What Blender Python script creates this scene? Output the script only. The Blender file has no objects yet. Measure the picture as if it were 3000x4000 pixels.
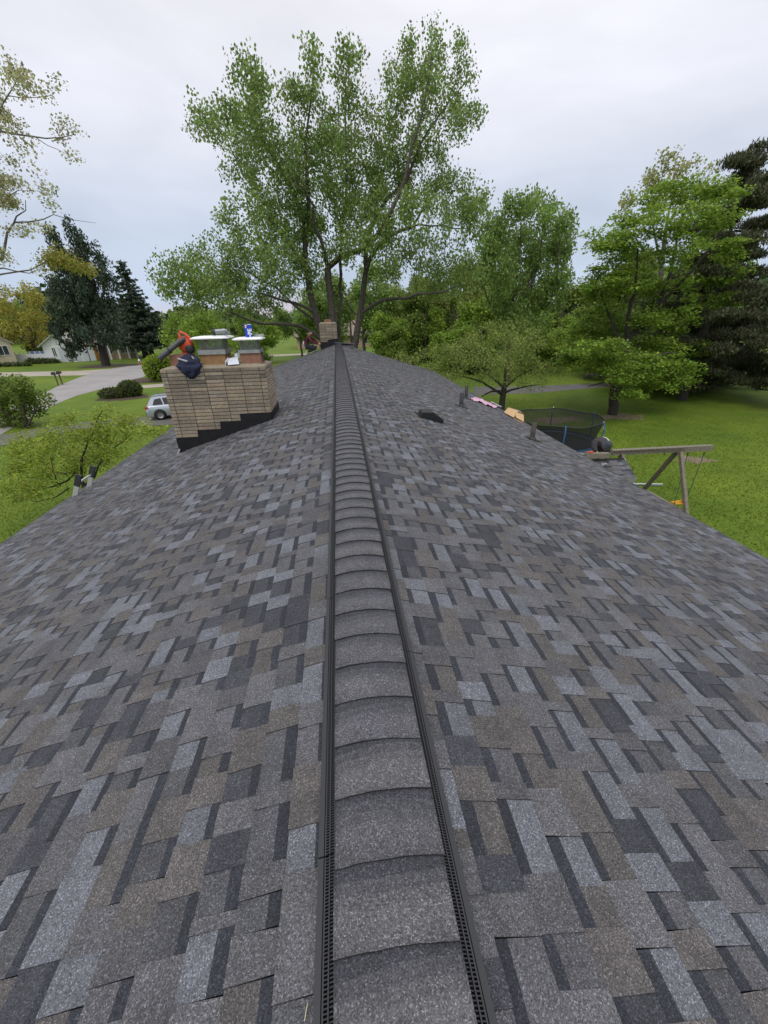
import bpy, math, random
import numpy as np
from mathutils import Vector, Matrix, Euler

rnd = random.Random(7)
rng = np.random.default_rng(11)
S = bpy.context.scene
COL = S.collection

# ------------------------------------------------------------------ camera, sky, sun, exposure
CAMPOS = Vector((-0.051, 0.0, 5.85))
RX = (0.99401, -0.06491, 0.08789)      # world x, y, z axes in camera axes (right, down, forward)
RY = (-0.10756, -0.44001, 0.89153)
RZ = (-0.0192, -0.89564, -0.44436)
FPX = 1550.0
cam = bpy.data.cameras.new('camera')
cam.sensor_fit = 'HORIZONTAL'
cam.sensor_width = 36.0
cam.lens = 36.0 * FPX / 3000.0
cam.clip_start = 0.05
cam.clip_end = 3000
camo = bpy.data.objects.new('camera', cam)
COL.objects.link(camo)
camo.matrix_world = Matrix(((RX[0], -RX[1], -RX[2], CAMPOS[0]),
                            (RY[0], -RY[1], -RY[2], CAMPOS[1]),
                            (RZ[0], -RZ[1], -RZ[2], CAMPOS[2]), (0, 0, 0, 1)))
S.camera = camo

SUN_EL, SUN_AZ = math.radians(58), math.radians(205)   # azimuth clockwise from +Y
W = bpy.data.worlds.new('World')
S.world = W
W.use_nodes = True
wn, wl = W.node_tree.nodes, W.node_tree.links
wn.clear()
w_out = wn.new('ShaderNodeOutputWorld')
w_bg = wn.new('ShaderNodeBackground')
w_sky = wn.new('ShaderNodeTexSky')
w_sky.sky_type = 'NISHITA'
w_sky.sun_disc = False
w_sky.sun_elevation = SUN_EL
w_sky.sun_rotation = SUN_AZ
w_sky.air_density = 1.5
w_sky.dust_density = 3.0
w_tc = wn.new('ShaderNodeTexCoord')
w_sep = wn.new('ShaderNodeSeparateXYZ')
wl.new(w_tc.outputs['Generated'], w_sep.inputs[0])
w_map = wn.new('ShaderNodeMapping')
w_map.inputs['Scale'].default_value = (1.6, 1.6, 5.0)
wl.new(w_tc.outputs['Generated'], w_map.inputs[0])
w_no = wn.new('ShaderNodeTexNoise')
w_no.inputs['Scale'].default_value = 1.7
w_no.inputs['Detail'].default_value = 6
w_no.inputs['Roughness'].default_value = 0.5
w_no.inputs['Distortion'].default_value = 0.35
wl.new(w_map.outputs[0], w_no.inputs['Vector'])
w_off = wn.new('ShaderNodeMath'); w_off.operation = 'MULTIPLY_ADD'      # cloud bank wobble of the height
wl.new(w_no.outputs[0], w_off.inputs[0]); w_off.inputs[1].default_value = 0.10
w_off2 = wn.new('ShaderNodeMath'); w_off2.operation = 'SUBTRACT'
wl.new(w_sep.outputs[2], w_off.inputs[2])
wl.new(w_off.outputs[0], w_off2.inputs[0]); w_off2.inputs[1].default_value = 0.05
w_r = wn.new('ShaderNodeValToRGB')
cr = w_r.color_ramp
stops = [(0.0, (0.66, 0.57, 0.64)), (0.018, (0.60, 0.59, 0.70)), (0.05, (0.50, 0.59, 0.75)), (0.16, (0.56, 0.63, 0.76)),
         (0.28, (0.73, 0.75, 0.84)), (0.42, (0.84, 0.84, 0.90)), (1.0, (1.34, 1.34, 1.37))]     # overcast: brightens steadily towards the zenith
while len(cr.elements) < len(stops):
    cr.elements.new(0.5)
for e, (p, c) in zip(cr.elements, stops):
    e.position = p
    e.color = (*c, 1)
wl.new(w_off2.outputs[0], w_r.inputs[0])
w_cl = wn.new('ShaderNodeMapRange')
w_cl.inputs['From Min'].default_value = 0.32; w_cl.inputs['From Max'].default_value = 0.68
w_cl.inputs['To Min'].default_value = 0.92; w_cl.inputs['To Max'].default_value = 1.07
wl.new(w_no.outputs[0], w_cl.inputs[0])
w_mul = wn.new('ShaderNodeVectorMath'); w_mul.operation = 'SCALE'
wl.new(w_r.outputs[0], w_mul.inputs[0]); wl.new(w_cl.outputs[0], w_mul.inputs['Scale'])
w_sk = wn.new('ShaderNodeVectorMath'); w_sk.operation = 'SCALE'
wl.new(w_sky.outputs[0], w_sk.inputs[0]); w_sk.inputs['Scale'].default_value = 0.10
w_mix = wn.new('ShaderNodeMix'); w_mix.data_type = 'RGBA'
w_mix.inputs[0].default_value = 0.93
wl.new(w_sk.outputs[0], w_mix.inputs[6]); wl.new(w_mul.outputs[0], w_mix.inputs[7])
wl.new(w_mix.outputs[2], w_bg.inputs[0])
w_bg.inputs[1].default_value = 1.0
wl.new(w_bg.outputs[0], w_out.inputs[0])

sun = bpy.data.lights.new('sun', 'SUN')
sun.energy = 0.9
sun.angle = math.radians(18)
sun.color = (1.0, 0.96, 0.9)
suno = bpy.data.objects.new('sun', sun)
COL.objects.link(suno)
suno.location = (0, 0, 60)
sd = Vector((math.sin(SUN_AZ) * math.cos(SUN_EL), math.cos(SUN_AZ) * math.cos(SUN_EL), math.sin(SUN_EL)))
suno.rotation_euler = sd.to_track_quat('Z', 'Y').to_euler()
S.view_settings.view_transform = 'Standard'
S.view_settings.look = 'None'
S.view_settings.exposure = 0.18
S.view_settings.gamma = 1.0
S.view_settings.use_curve_mapping = False
S.render.engine = 'CYCLES'
S.cycles.max_bounces = 6
S.cycles.transparent_max_bounces = 12

# ------------------------------------------------------------------ helpers
def ray(px, py):
    a, b = (px - 1500) / FPX, (py - 2000) / FPX
    return Vector((RX[0] * a + RX[1] * b + RX[2], RY[0] * a + RY[1] * b + RY[2], RZ[0] * a + RZ[1] * b + RZ[2]))
def at(px, py, Y):                       # the point of the plane y = Y seen at a photograph pixel
    d = ray(px, py)
    return CAMPOS + d * ((Y - CAMPOS.y) / d.y)
def gz(px, py, z=0.0):                   # the point of the level z
    d = ray(px, py)
    return CAMPOS + d * ((z - CAMPOS.z) / d.z)
def proj(p):
    q = p - CAMPOS
    c = [q[0] * RX[i] + q[1] * RY[i] + q[2] * RZ[i] for i in range(3)]
    return 1500 + FPX * c[0] / c[2], 2000 + FPX * c[1] / c[2], c[2]

def tag(o, label=None, cat=None, group=None, kind=None):
    if label: o['label'] = label
    if cat: o['category'] = cat
    if group: o['group'] = group
    if kind: o['kind'] = kind
    return o
def thing(name, loc, label, cat, group=None, rz=0.0):
    o = bpy.data.objects.new(name, None)
    COL.objects.link(o)
    o.empty_display_size = 0.2
    o.location = loc
    o.rotation_euler = (0, 0, rz)
    return tag(o, label, cat, group)
def wloc(o):
    v = Vector((0, 0, 0))
    while o is not None:
        v = v + Vector(o.location)
        o = o.parent
    return v
def place(name, me, parent=None, loc=(0, 0, 0), rot=None):
    o = bpy.data.objects.new(name, me)
    COL.objects.link(o)
    if parent is not None:
        o.parent = parent
    o.location = loc
    if rot is not None:
        o.rotation_euler = rot
    return o

def fast_mesh(name, V, F, mats, smooth=False, tint=None, mi=None):
    """V (n,3) array, F (m,k) array of equal sized faces"""
    me = bpy.data.meshes.new(name)
    V = np.asarray(V, dtype=np.float32); F = np.asarray(F, dtype=np.int32)
    m, k = F.shape
    me.vertices.add(len(V)); me.vertices.foreach_set('co', V.ravel())
    me.loops.add(m * k); me.loops.foreach_set('vertex_index', F.ravel())
    me.polygons.add(m)
    me.polygons.foreach_set('loop_start', np.arange(0, m * k, k, dtype=np.int32))
    me.polygons.foreach_set('loop_total', np.full(m, k, dtype=np.int32))
    if smooth: me.polygons.foreach_set('use_smooth', np.ones(m, dtype=bool))
    if mi is not None: me.polygons.foreach_set('material_index', np.asarray(mi, dtype=np.int32))
    if tint is not None:
        a = me.attributes.new('tint', 'FLOAT_COLOR', 'FACE')
        t = np.ones((m, 4), dtype=np.float32); t[:, :3] = tint
        a.data.foreach_set('color', t.ravel())
    me.update(calc_edges=True)
    for x in (mats if isinstance(mats, (list, tuple)) else [mats]): me.materials.append(x)
    return me

class MB:
    """collects shapes, then links them as ONE mesh object"""
    def __init__(s): s.v = []; s.f = []; s.m = []; s.s = []; s.t = []; s.cm = 0; s.ct = (1, 1, 1)
    def add(s, vs, fs, smooth=False):
        b = len(s.v)
        s.v += [tuple(v) for v in vs]
        for f in fs:
            s.f.append([i + b for i in f]); s.m.append(s.cm); s.s.append(smooth); s.t.append(s.ct)
        return s
    def poly(s, pts): return s.add(pts, [list(range(len(pts)))])
    def box(s, c, d, rot=None, taper=1.0):
        x, y, z = d[0] / 2, d[1] / 2, d[2] / 2
        vs = [Vector((sx * x * (taper if sz > 0 else 1), sy * y * (taper if sz > 0 else 1), sz * z)) for sz in (-1, 1) for sx, sy in ((-1, -1), (1, -1), (1, 1), (-1, 1))]
        if rot is not None:
            M = rot if isinstance(rot, Matrix) else Euler(rot).to_matrix()
            vs = [M @ v for v in vs]
        return s.add([v + Vector(c) for v in vs], [(3, 2, 1, 0), (4, 5, 6, 7), (0, 1, 5, 4), (1, 2, 6, 5), (2, 3, 7, 6), (3, 0, 4, 7)])
    def bar(s, a, b, w, h, up=(0, 0, 1)):
        a, b = Vector(a), Vector(b)
        d = (b - a); L = d.length; d.normalize()
        u = Vector(up); sx = d.cross(u)
        if sx.length < 1e-4: sx = d.cross(Vector((0, 1, 0)))
        sx.normalize(); u = sx.cross(d)
        M = Matrix((sx, d, u)).transposed()
        return s.box((a + b) / 2, (w, L, h), M)
    def tube(s, pts, rad, n=8, caps=True, smooth=True):
        pts = [Vector(p) for p in pts]
        if not isinstance(rad, (list, tuple)): rad = [rad] * len(pts)
        ref = None; vs = []; fs = []
        for i, p in enumerate(pts):
            d = (pts[min(i + 1, len(pts) - 1)] - pts[max(i - 1, 0)])
            d = d.normalized() if d.length > 1e-9 else Vector((0, 0, 1))
            if ref is None: ref = Vector((1, 0, 0)) if abs(d.x) < 0.8 else Vector((0, 1, 0))
            a = (ref - d * ref.dot(d)).normalized(); b = d.cross(a); ref = a
            for k in range(n):
                t = 2 * math.pi * k / n
                vs.append(p + (a * math.cos(t) + b * math.sin(t)) * rad[i])
        for i in range(len(pts) - 1):
            for k in range(n):
                fs.append((i * n + k, i * n + (k + 1) % n, (i + 1) * n + (k + 1) % n, (i + 1) * n + k))
        s.add(vs, fs, smooth)
        if caps:
            s.add(vs[:n], [tuple(range(n - 1, -1, -1))]); s.add(vs[-n:], [tuple(range(n))])
        return s
    def lathe(s, prof, n=20, M=None, smooth=True):
        vs = []; fs = []
        for r, z in prof:
            for k in range(n):
                t = 2 * math.pi * k / n
                v = Vector((r * math.cos(t), r * math.sin(t), z))
                vs.append(M @ v if M is not None else v)
        for i in range(len(prof) - 1):
            for k in range(n):
                fs.append((i * n + k, i * n + (k + 1) % n, (i + 1) * n + (k + 1) % n, (i + 1) * n + k))
        return s.add(vs, fs, smooth)
    def ball(s, c, r, n=14, M=None, bump=0.0, seed=0):
        r = (r, r, r) if not isinstance(r, (list, tuple)) else r
        rr = random.Random(seed); vs = []; fs = []; m = n // 2 + 1
        for i in range(m + 1):
            for k in range(n):
                th = math.pi * i / m; ph = 2 * math.pi * k / n
                q = 1 + (rr.uniform(-bump, bump) if 0 < i < m else 0)
                v = Vector((r[0] * math.sin(th) * math.cos(ph) * q, r[1] * math.sin(th) * math.sin(ph) * q, r[2] * math.cos(th) * q))
                vs.append((M @ v if M is not None else v) + Vector(c))
        for i in range(m):
            for k in range(n):
                fs.append((i * n + k, (i + 1) * n + k, (i + 1) * n + (k + 1) % n, i * n + (k + 1) % n))
        return s.add(vs, fs, True)
    def prism(s, poly, a, b, axis='y', smooth=False):
        """polygon of 2-D points pushed from a to b along an axis"""
        n = len(poly)
        def P(p, t): return {'y': (p[0], t, p[1]), 'x': (t, p[0], p[1]), 'z': (p[0], p[1], t)}[axis]
        vs = [P(p, a) for p in poly] + [P(p, b) for p in poly]
        s.add(vs, [tuple(range(n)), tuple(range(2 * n - 1, n - 1, -1))])
        s.add(vs, [(i + n, (i + 1) % n + n, (i + 1) % n, i) for i in range(n)], smooth)
        return s
    def mesh(s, name, mats, origin=(0, 0, 0), tint=False, fix=True):
        me = bpy.data.meshes.new(name)
        o = Vector(origin)
        me.from_pydata([(v[0] - o[0], v[1] - o[1], v[2] - o[2]) for v in s.v], [], s.f)
        for x in (mats if isinstance(mats, (list, tuple)) else [mats]): me.materials.append(x)
        me.polygons.foreach_set('material_index', s.m); me.polygons.foreach_set('use_smooth', s.s)
        if tint:
            a = me.attributes.new('tint', 'FLOAT_COLOR', 'FACE')
            a.data.foreach_set('color', np.array([(*t, 1) for t in s.t], dtype=np.float32).ravel())
        me.update()
        if fix:
            import bmesh
            bm = bmesh.new(); bm.from_mesh(me)
            bmesh.ops.recalc_face_normals(bm, faces=bm.faces); bm.to_mesh(me); bm.free()
        return me
    def build(s, name, mats, parent=None, world=True, loc=None, tint=False, fix=True):
        """world: coordinates given in world space (parent unrotated)"""
        if loc is None: loc = (0, 0, 0)
        org = wloc(parent) + Vector(loc) if (parent is not None and world) else Vector((0, 0, 0)) if parent is not None else Vector(loc)
        return place(name, s.mesh(name, mats, org, tint, fix), parent, loc)

# ------------------------------------------------------------------ materials
def mat(name, col, rough=0.7, metal=0.0, spec=0.5, noise=None, bump=None, tint=False, noise2=None, coat=0.0, trans=0.0, alpha=None, pos='obj', subsurf=None):
    """noise=(scale, dark factor, light factor), bump=(scale, strength)"""
    m = bpy.data.materials.new(name)
    m.use_nodes = True
    n, l = m.node_tree.nodes, m.node_tree.links
    b = n['Principled BSDF']
    b.inputs['Roughness'].default_value = rough
    b.inputs['Metallic'].default_value = metal
    b.inputs['Specular IOR Level'].default_value = spec
    b.inputs['Coat Weight'].default_value = coat
    if alpha is not None: b.inputs['Alpha'].default_value = alpha
    tc = n.new('ShaderNodeTexCoord') if pos == 'obj' else n.new('ShaderNodeNewGeometry')
    vec = tc.outputs['Object'] if pos == 'obj' else tc.outputs['Position']
    rgb = n.new('ShaderNodeRGB'); rgb.outputs[0].default_value = (*col, 1)
    cur = rgb.outputs[0]
    def mul(a, bsock):
        x = n.new('ShaderNodeMix'); x.data_type = 'RGBA'; x.blend_type = 'MULTIPLY'; x.inputs[0].default_value = 1
        l.new(a, x.inputs[6]); l.new(bsock, x.inputs[7]); return x.outputs[2]
    if tint:
        a = n.new('ShaderNodeAttribute'); a.attribute_name = 'tint'
        cur = mul(cur, a.outputs['Color'])
    for nz in (noise, noise2):
        if nz:
            t = n.new('ShaderNodeTexNoise'); t.inputs['Scale'].default_value = nz[0]; t.inputs['Detail'].default_value = 5
            t.inputs['Roughness'].default_value = 0.6
            l.new(vec, t.inputs['Vector'])
            mr = n.new('ShaderNodeMapRange'); mr.inputs['From Min'].default_value = 0.3; mr.inputs['From Max'].default_value = 0.7
            mr.inputs['To Min'].default_value = nz[1]; mr.inputs['To Max'].default_value = nz[2]
            l.new(t.outputs[0], mr.inputs[0])
            cur = mul(cur, mr.outputs[0])
    l.new(cur, b.inputs['Base Color'])
    if bump:
        t = n.new('ShaderNodeTexNoise'); t.inputs['Scale'].default_value = bump[0]; t.inputs['Detail'].default_value = 6
        l.new(vec, t.inputs['Vector'])
        bp = n.new('ShaderNodeBump'); bp.inputs['Strength'].default_value = bump[1]; bp.inputs['Distance'].default_value = bump[2] if len(bump) > 2 else 0.02
        l.new(t.outputs[0], bp.inputs['Height']); l.new(bp.outputs[0], b.inputs['Normal'])
    if trans:
        out = n['Material Output']
        tr = n.new('ShaderNodeBsdfTranslucent'); l.new(cur, tr.inputs[0])
        mx = n.new('ShaderNodeMixShader'); mx.inputs[0].default_value = trans
        l.new(b.outputs[0], mx.inputs[1]); l.new(tr.outputs[0], mx.inputs[2]); l.new(mx.outputs[0], out.inputs[0])
    return m

def shingle_mat(name):
    m = bpy.data.materials.new(name); m.use_nodes = True
    n, l = m.node_tree.nodes, m.node_tree.links
    b = n['Principled BSDF']; b.inputs['Roughness'].default_value = 0.85; b.inputs['Specular IOR Level'].default_value = 0.35
    g = n.new('ShaderNodeNewGeometry')
    a = n.new('ShaderNodeAttribute'); a.attribute_name = 'tint'
    v = n.new('ShaderNodeTexVoronoi'); v.inputs['Scale'].default_value = 330; l.new(g.outputs['Position'], v.inputs['Vector'])
    sp = n.new('ShaderNodeSeparateColor'); l.new(v.outputs['Color'], sp.inputs[0])
    rp = n.new('ShaderNodeValToRGB'); e = rp.color_ramp
    for p, c in ((0.0, 0.40), (0.35, 0.65), (0.65, 0.87), (0.90, 1.12), (1.0, 2.1)):
        x = e.elements[0] if p == 0 else e.elements[-1] if p == 1 else e.elements.new(p)
        x.color = (c, c, c, 1)
    l.new(sp.outputs[0], rp.inputs[0])
    t = n.new('ShaderNodeTexNoise'); t.inputs['Scale'].default_value = 9; t.inputs['Detail'].default_value = 8; t.inputs['Roughness'].default_value = 0.7
    l.new(g.outputs['Position'], t.inputs['Vector'])
    mr = n.new('ShaderNodeMapRange'); mr.inputs['From Min'].default_value = 0.3; mr.inputs['From Max'].default_value = 0.7
    mr.inputs['To Min'].default_value = 0.80; mr.inputs['To Max'].default_value = 1.2
    l.new(t.outputs[0], mr.inputs[0])
    def mul(p, q):
        x = n.new('ShaderNodeMix'); x.data_type = 'RGBA'; x.blend_type = 'MULTIPLY'; x.inputs[0].default_value = 1
        l.new(p, x.inputs[6]); l.new(q, x.inputs[7]); return x.outputs[2]
    c = mul(mul(a.outputs['Color'], rp.outputs[0]), mr.outputs[0])
    l.new(c, b.inputs['Base Color'])
    bp = n.new('ShaderNodeBump'); bp.inputs['Strength'].default_value = 0.6; bp.inputs['Distance'].default_value = 0.003
    l.new(v.outputs['Distance'], bp.inputs['Height']); l.new(bp.outputs[0], b.inputs['Normal'])
    return m

M_SH = shingle_mat('shingle_granules')
M_BLACK = mat('black_plastic', (0.022, 0.023, 0.026), 0.55, bump=(60, 0.1))
M_VENT = mat('vent_plastic', (0.026, 0.027, 0.031), 0.55)
M_VOID = mat('underlay_and_void', (0.008, 0.008, 0.009), 0.9)  # black roof deck and mat, also painted darkness inside vents, flues, pipes and nozzle
M_FLASH = mat('black_flashing', (0.012, 0.012, 0.014), 0.45, noise=(6, 0.7, 1.4), spec=0.3)
M_GALV = mat('galvanised_sheet', (0.42, 0.43, 0.42), 0.45, 0.7, noise=(9, 0.7, 1.1))
M_ALU = mat('aluminium', (0.62, 0.63, 0.64), 0.4, 0.6)
M_WHITE = mat('white_painted_sheet', (0.82, 0.83, 0.84), 0.4)
M_CLAY = mat('flue_clay', (0.27, 0.135, 0.088), 0.8, noise=(14, 0.75, 1.15), bump=(40, 0.2))
M_CLAY2 = mat('flue_clay_ochre', (0.32, 0.185, 0.080), 0.8, noise=(14, 0.7, 1.15), bump=(40, 0.2))
M_BRICK = mat('buff_brick', (0.292, 0.250, 0.192), 0.9, tint=True, noise=(22, 0.74, 1.2), noise2=(4.0, 0.80, 1.14), bump=(90, 0.5, 0.006), pos='w')
M_MORTAR = mat('mortar', (0.085, 0.08, 0.08), 0.95, noise=(30, 0.7, 1.2), bump=(60, 0.4))
M_CROWN = mat('mortar_crown', (0.27, 0.23, 0.17), 0.95, noise=(26, 0.7, 1.2), bump=(50, 0.5))
M_WOODG = mat('weathered_timber', (0.20, 0.175, 0.135), 0.85, noise=(16, 0.6, 1.25), bump=(40, 0.4))
M_WOODD = mat('old_dark_timber', (0.12, 0.105, 0.08), 0.9, noise=(16, 0.6, 1.25), bump=(40, 0.4))
M_BARK = mat('bark', (0.105, 0.088, 0.07), 0.95, noise=(7, 0.55, 1.35), bump=(14, 0.9, 0.05))
M_BARKD = mat('dark_bark', (0.05, 0.042, 0.036), 0.95, noise=(7, 0.6, 1.3), bump=(14, 0.9, 0.05))
M_BARKL = mat('grey_bark', (0.15, 0.135, 0.115), 0.95, noise=(7, 0.6, 1.3), bump=(14, 0.9, 0.05))
M_CONC = mat('concrete', (0.36, 0.32, 0.265), 0.9, noise=(0.7, 0.85, 1.1), noise2=(30, 0.85, 1.1))
M_ASPH = mat('road_asphalt', (0.285, 0.27, 0.265), 0.9, noise=(0.35, 0.85, 1.1), noise2=(25, 0.85, 1.12))
M_ASPHD = mat('drive_asphalt', (0.13, 0.125, 0.12), 0.9, noise=(0.6, 0.8, 1.15), noise2=(25, 0.8, 1.15))
M_MULCH = mat('mulch', (0.06, 0.04, 0.028), 0.95, noise=(9, 0.5, 1.5), bump=(20, 0.8, 0.05))
M_DIRT = mat('bare_earth', (0.20, 0.155, 0.105), 0.95, noise=(6, 0.6, 1.3))
def leafm(name, col, tr=0.45): return mat(name, col, 0.55, spec=0.25, tint=True, trans=tr)
L_MAPLE = leafm('maple_leaf', (0.215, 0.315, 0.092))
L_BRIGHT = leafm('fresh_leaf', (0.225, 0.345, 0.055))
L_ASH = leafm('ash_leaf', (0.205, 0.315, 0.085))
L_OLIVE = leafm('olive_leaf', (0.245, 0.310, 0.085))
L_YELLOW = leafm('yellow_leaf', (0.34, 0.33, 0.07))
L_BUD = leafm('budding_leaf', (0.40, 0.41, 0.23))
L_PALE = leafm('pale_leaf', (0.34, 0.37, 0.16))
L_SPRUCE = leafm('spruce_needle', (0.048, 0.078, 0.048), 0.1)
L_PINE = leafm('pine_needle', (0.082, 0.094, 0.050), 0.1)
L_YEW = leafm('yew_leaf', (0.095, 0.13, 0.032), 0.2)
L_ROUND = leafm('arborvitae_leaf', (0.26, 0.36, 0.05), 0.25)
L_MID = leafm('hedge_leaf', (0.165, 0.235, 0.05))

# ------------------------------------------------------------------ ground and sky-line
def grass_mat():
    m = bpy.data.materials.new('grass'); m.use_nodes = True
    n, l = m.node_tree.nodes, m.node_tree.links
    b = n['Principled BSDF']; b.inputs['Roughness'].default_value = 0.8; b.inputs['Specular IOR Level'].default_value = 0.2
    g = n.new('ShaderNodeNewGeometry')
    def noise(sc, d=5, r=0.6):
        t = n.new('ShaderNodeTexNoise'); t.inputs['Scale'].default_value = sc; t.inputs['Detail'].default_value = d; t.inputs['Roughness'].default_value = r
        l.new(g.outputs['Position'], t.inputs['Vector']); return t
    r1 = n.new('ShaderNodeValToRGB'); e = r1.color_ramp
    e.elements[0].position = 0.30; e.elements[0].color = (0.078, 0.132, 0.012, 1)
    e.elements[1].position = 0.72; e.elements[1].color = (0.135, 0.190, 0.017, 1)
    x = e.elements.new(0.5); x.color = (0.103, 0.163, 0.014, 1)
    l.new(noise(0.55, 8, 0.65).outputs[0], r1.inputs[0])
    mr = n.new('ShaderNodeMapRange'); mr.inputs['From Min'].default_value = 0.3; mr.inputs['From Max'].default_value = 0.7
    mr.inputs['To Min'].default_value = 0.84; mr.inputs['To Max'].default_value = 1.15
    l.new(noise(11, 6, 0.75).outputs[0], mr.inputs[0])
    r2 = n.new('ShaderNodeValToRGB'); e2 = r2.color_ramp
    e2.elements[0].position = .34; e2.elements[0].color = (.80, .86, .85, 1); e2.elements[1].position = .66; e2.elements[1].color = (1.22, 1.10, 1.05, 1)
    l.new(noise(.13, 4, .55).outputs[0], r2.inputs[0])
    mz = n.new('ShaderNodeMix'); mz.data_type = 'RGBA'; mz.blend_type = 'MULTIPLY'; mz.inputs[0].default_value = 1
    l.new(r1.outputs[0], mz.inputs[6]); l.new(r2.outputs[0], mz.inputs[7]); r1 = type('o', (), {'outputs': [mz.outputs[2]]})
    mx = n.new('ShaderNodeMix'); mx.data_type = 'RGBA'; mx.blend_type = 'MULTIPLY'; mx.inputs[0].default_value = 1
    l.new(r1.outputs[0], mx.inputs[6]); l.new(mr.outputs[0], mx.inputs[7]); l.new(mx.outputs[2], b.inputs['Base Color'])
    bp = n.new('ShaderNodeBump'); bp.inputs['Strength'].default_value = 0.5; bp.inputs['Distance'].default_value = 0.05
    l.new(noise(22, 6, 0.8).outputs[0], bp.inputs['Height']); l.new(bp.outputs[0], b.inputs['Normal'])
    return m
M_GRASS = grass_mat()
g = MB(); N = 24
for i in range(N):
    for k in range(N):
        x0, x1 = -900 + 1800 * i / N, -900 + 1800 * (i + 1) / N
        y0, y1 = -300 + 1800 * k / N, -300 + 1800 * (k + 1) / N
        g.poly([(x0, y0, 0), (x1, y0, 0), (x1, y1, 0), (x0, y1, 0)])
tag(g.build('lawn', M_GRASS), kind='structure')

def sheet(name, pts, m, z, kind='structure', thick=0.0):
    b = MB(); b.poly([(p[0], p[1], z) for p in pts])
    o = b.build(name, m); o['kind'] = kind
    return o
def chain(pts): return [gz(*p) for p in pts]
road_up = [(-60, 1640), (60, 1585), (165, 1540), (230, 1507), (300, 1478), (365, 1456), (430, 1441), (500, 1431), (580, 1424), (660, 1413), (760, 1400)]
road_lo = [(760, 1416), (660, 1440), (585, 1462), (530, 1484), (470, 1505), (390, 1522), (300, 1546), (225, 1576), (120, 1630), (0, 1700)]
sheet('road', chain(road_up + road_lo), M_ASPH, 0.012)
sheet('driveway', chain([(-120, 1457), (0, 1455), (150, 1452), (300, 1449), (445, 1440), (400, 1452), (330, 1466), (230, 1468), (120, 1470), (0, 1473), (-120, 1476)]), M_CONC, 0.008)
sheet('driveway', chain([(455, 1508), (530, 1507), (640, 1499), (760, 1492), (760, 1504), (640, 1511), (530, 1519), (470, 1524), (385, 1525), (420, 1516)]), M_CONC, 0.016)
sheet('driveway', chain([(-40, 1708), (200, 1668), (330, 1650), (430, 1637), (560, 1630), (760, 1618), (760, 1655), (600, 1664), (470, 1664), (330, 1676), (200, 1700), (0, 1745)]), M_ASPHD, 0.020)
sheet('sidewalk', chain([(960, 1391), (1060, 1386), (1200, 1380), (1200, 1386), (1060, 1393), (960, 1399)]), M_CONC, 0.008)
sheet('path', chain([(1850, 1512), (2050, 1510), (2160, 1506), (2420, 1492), (2440, 1500), (2420, 1508), (2210, 1525), (2100, 1535), (1950, 1540), (1850, 1545)]), M_ASPHD, 0.008)
def bed(name, c, rx, ry, m, z=0.006, n=28, jag=0.12):
    pts = []
    for k in range(n):
        t = 2 * math.pi * k / n; q = 1 + rnd.uniform(-jag, jag)
        pts.append((c[0] + rx * q * math.cos(t), c[1] + ry * q * math.sin(t)))
    return sheet(name, pts, m, z)
bed('mulch_bed', gz(482, 1554), 2.1, 1.4, M_MULCH)
bed('mulch_bed', gz(625, 1482), 3.4, 2.6, M_MULCH, 0.018)
bed('mulch_bed', gz(430, 1430), 4.0, 2.6, M_MULCH)
bed('bare_patch', gz(2715, 1797), 0.75, 0.45, M_DIRT, jag=0.35)
bed('bare_patch', gz(2420, 1630), 1.6, 0.8, M_DIRT, jag=0.4)
bed('bare_patch', gz(2170, 1640, 0.0), 1.6, 0.7, M_DIRT, 0.010, jag=0.4)

# short grass: blades standing on the near lawns, nobody could count it
def grass_blades(name, boxes, n):
    P = []
    for (x0, x1, y0, y1, w) in boxes:
        k = int(n * w)
        q = np.stack([rng.uniform(x0, x1, k), rng.uniform(y0, y1, k), np.zeros(k)], 1)
        e = np.minimum(np.minimum(q[:, 0] - x0, x1 - q[:, 0]), np.minimum(q[:, 1] - y0, y1 - q[:, 1])) / 5.0
        far = np.hypot(q[:, 0], q[:, 1])
        P.append(q[rng.uniform(0, 1, k) < np.minimum(np.maximum(e, (np.abs(q[:, 0]) < 7.5)), 1) * np.clip(1.9 - far / 18, .05, 1)])
    P = np.concatenate(P); k = len(P)
    a = rng.uniform(0, 2 * np.pi, k); h = rng.uniform(0.025, 0.065, k); w = rng.uniform(0.010, 0.024, k)
    dx = np.stack([np.cos(a), np.sin(a), np.zeros(k)], 1)
    lean = np.stack([rng.normal(0, .03, k), rng.normal(0, .03, k), h], 1)
    V = np.stack([P - dx * w[:, None], P + dx * w[:, None], P + lean], 1).reshape(-1, 3)
    F = np.arange(3 * k).reshape(-1, 3)
    t = np.stack([rng.uniform(.8, 1.18, k)] * 3, 1); t[:, 0] *= rng.uniform(.8, 1.25, k)
    tag(place(name, fast_mesh(name, V, F, leafm('grass_blade', (0.118, 0.182, 0.017), 0.4), tint=t)), kind='stuff')
grass_blades('grass', [(6.2, 30, 2, 33, .85), (-26, -6.2, 3, 33, .6)], 170000)

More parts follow.
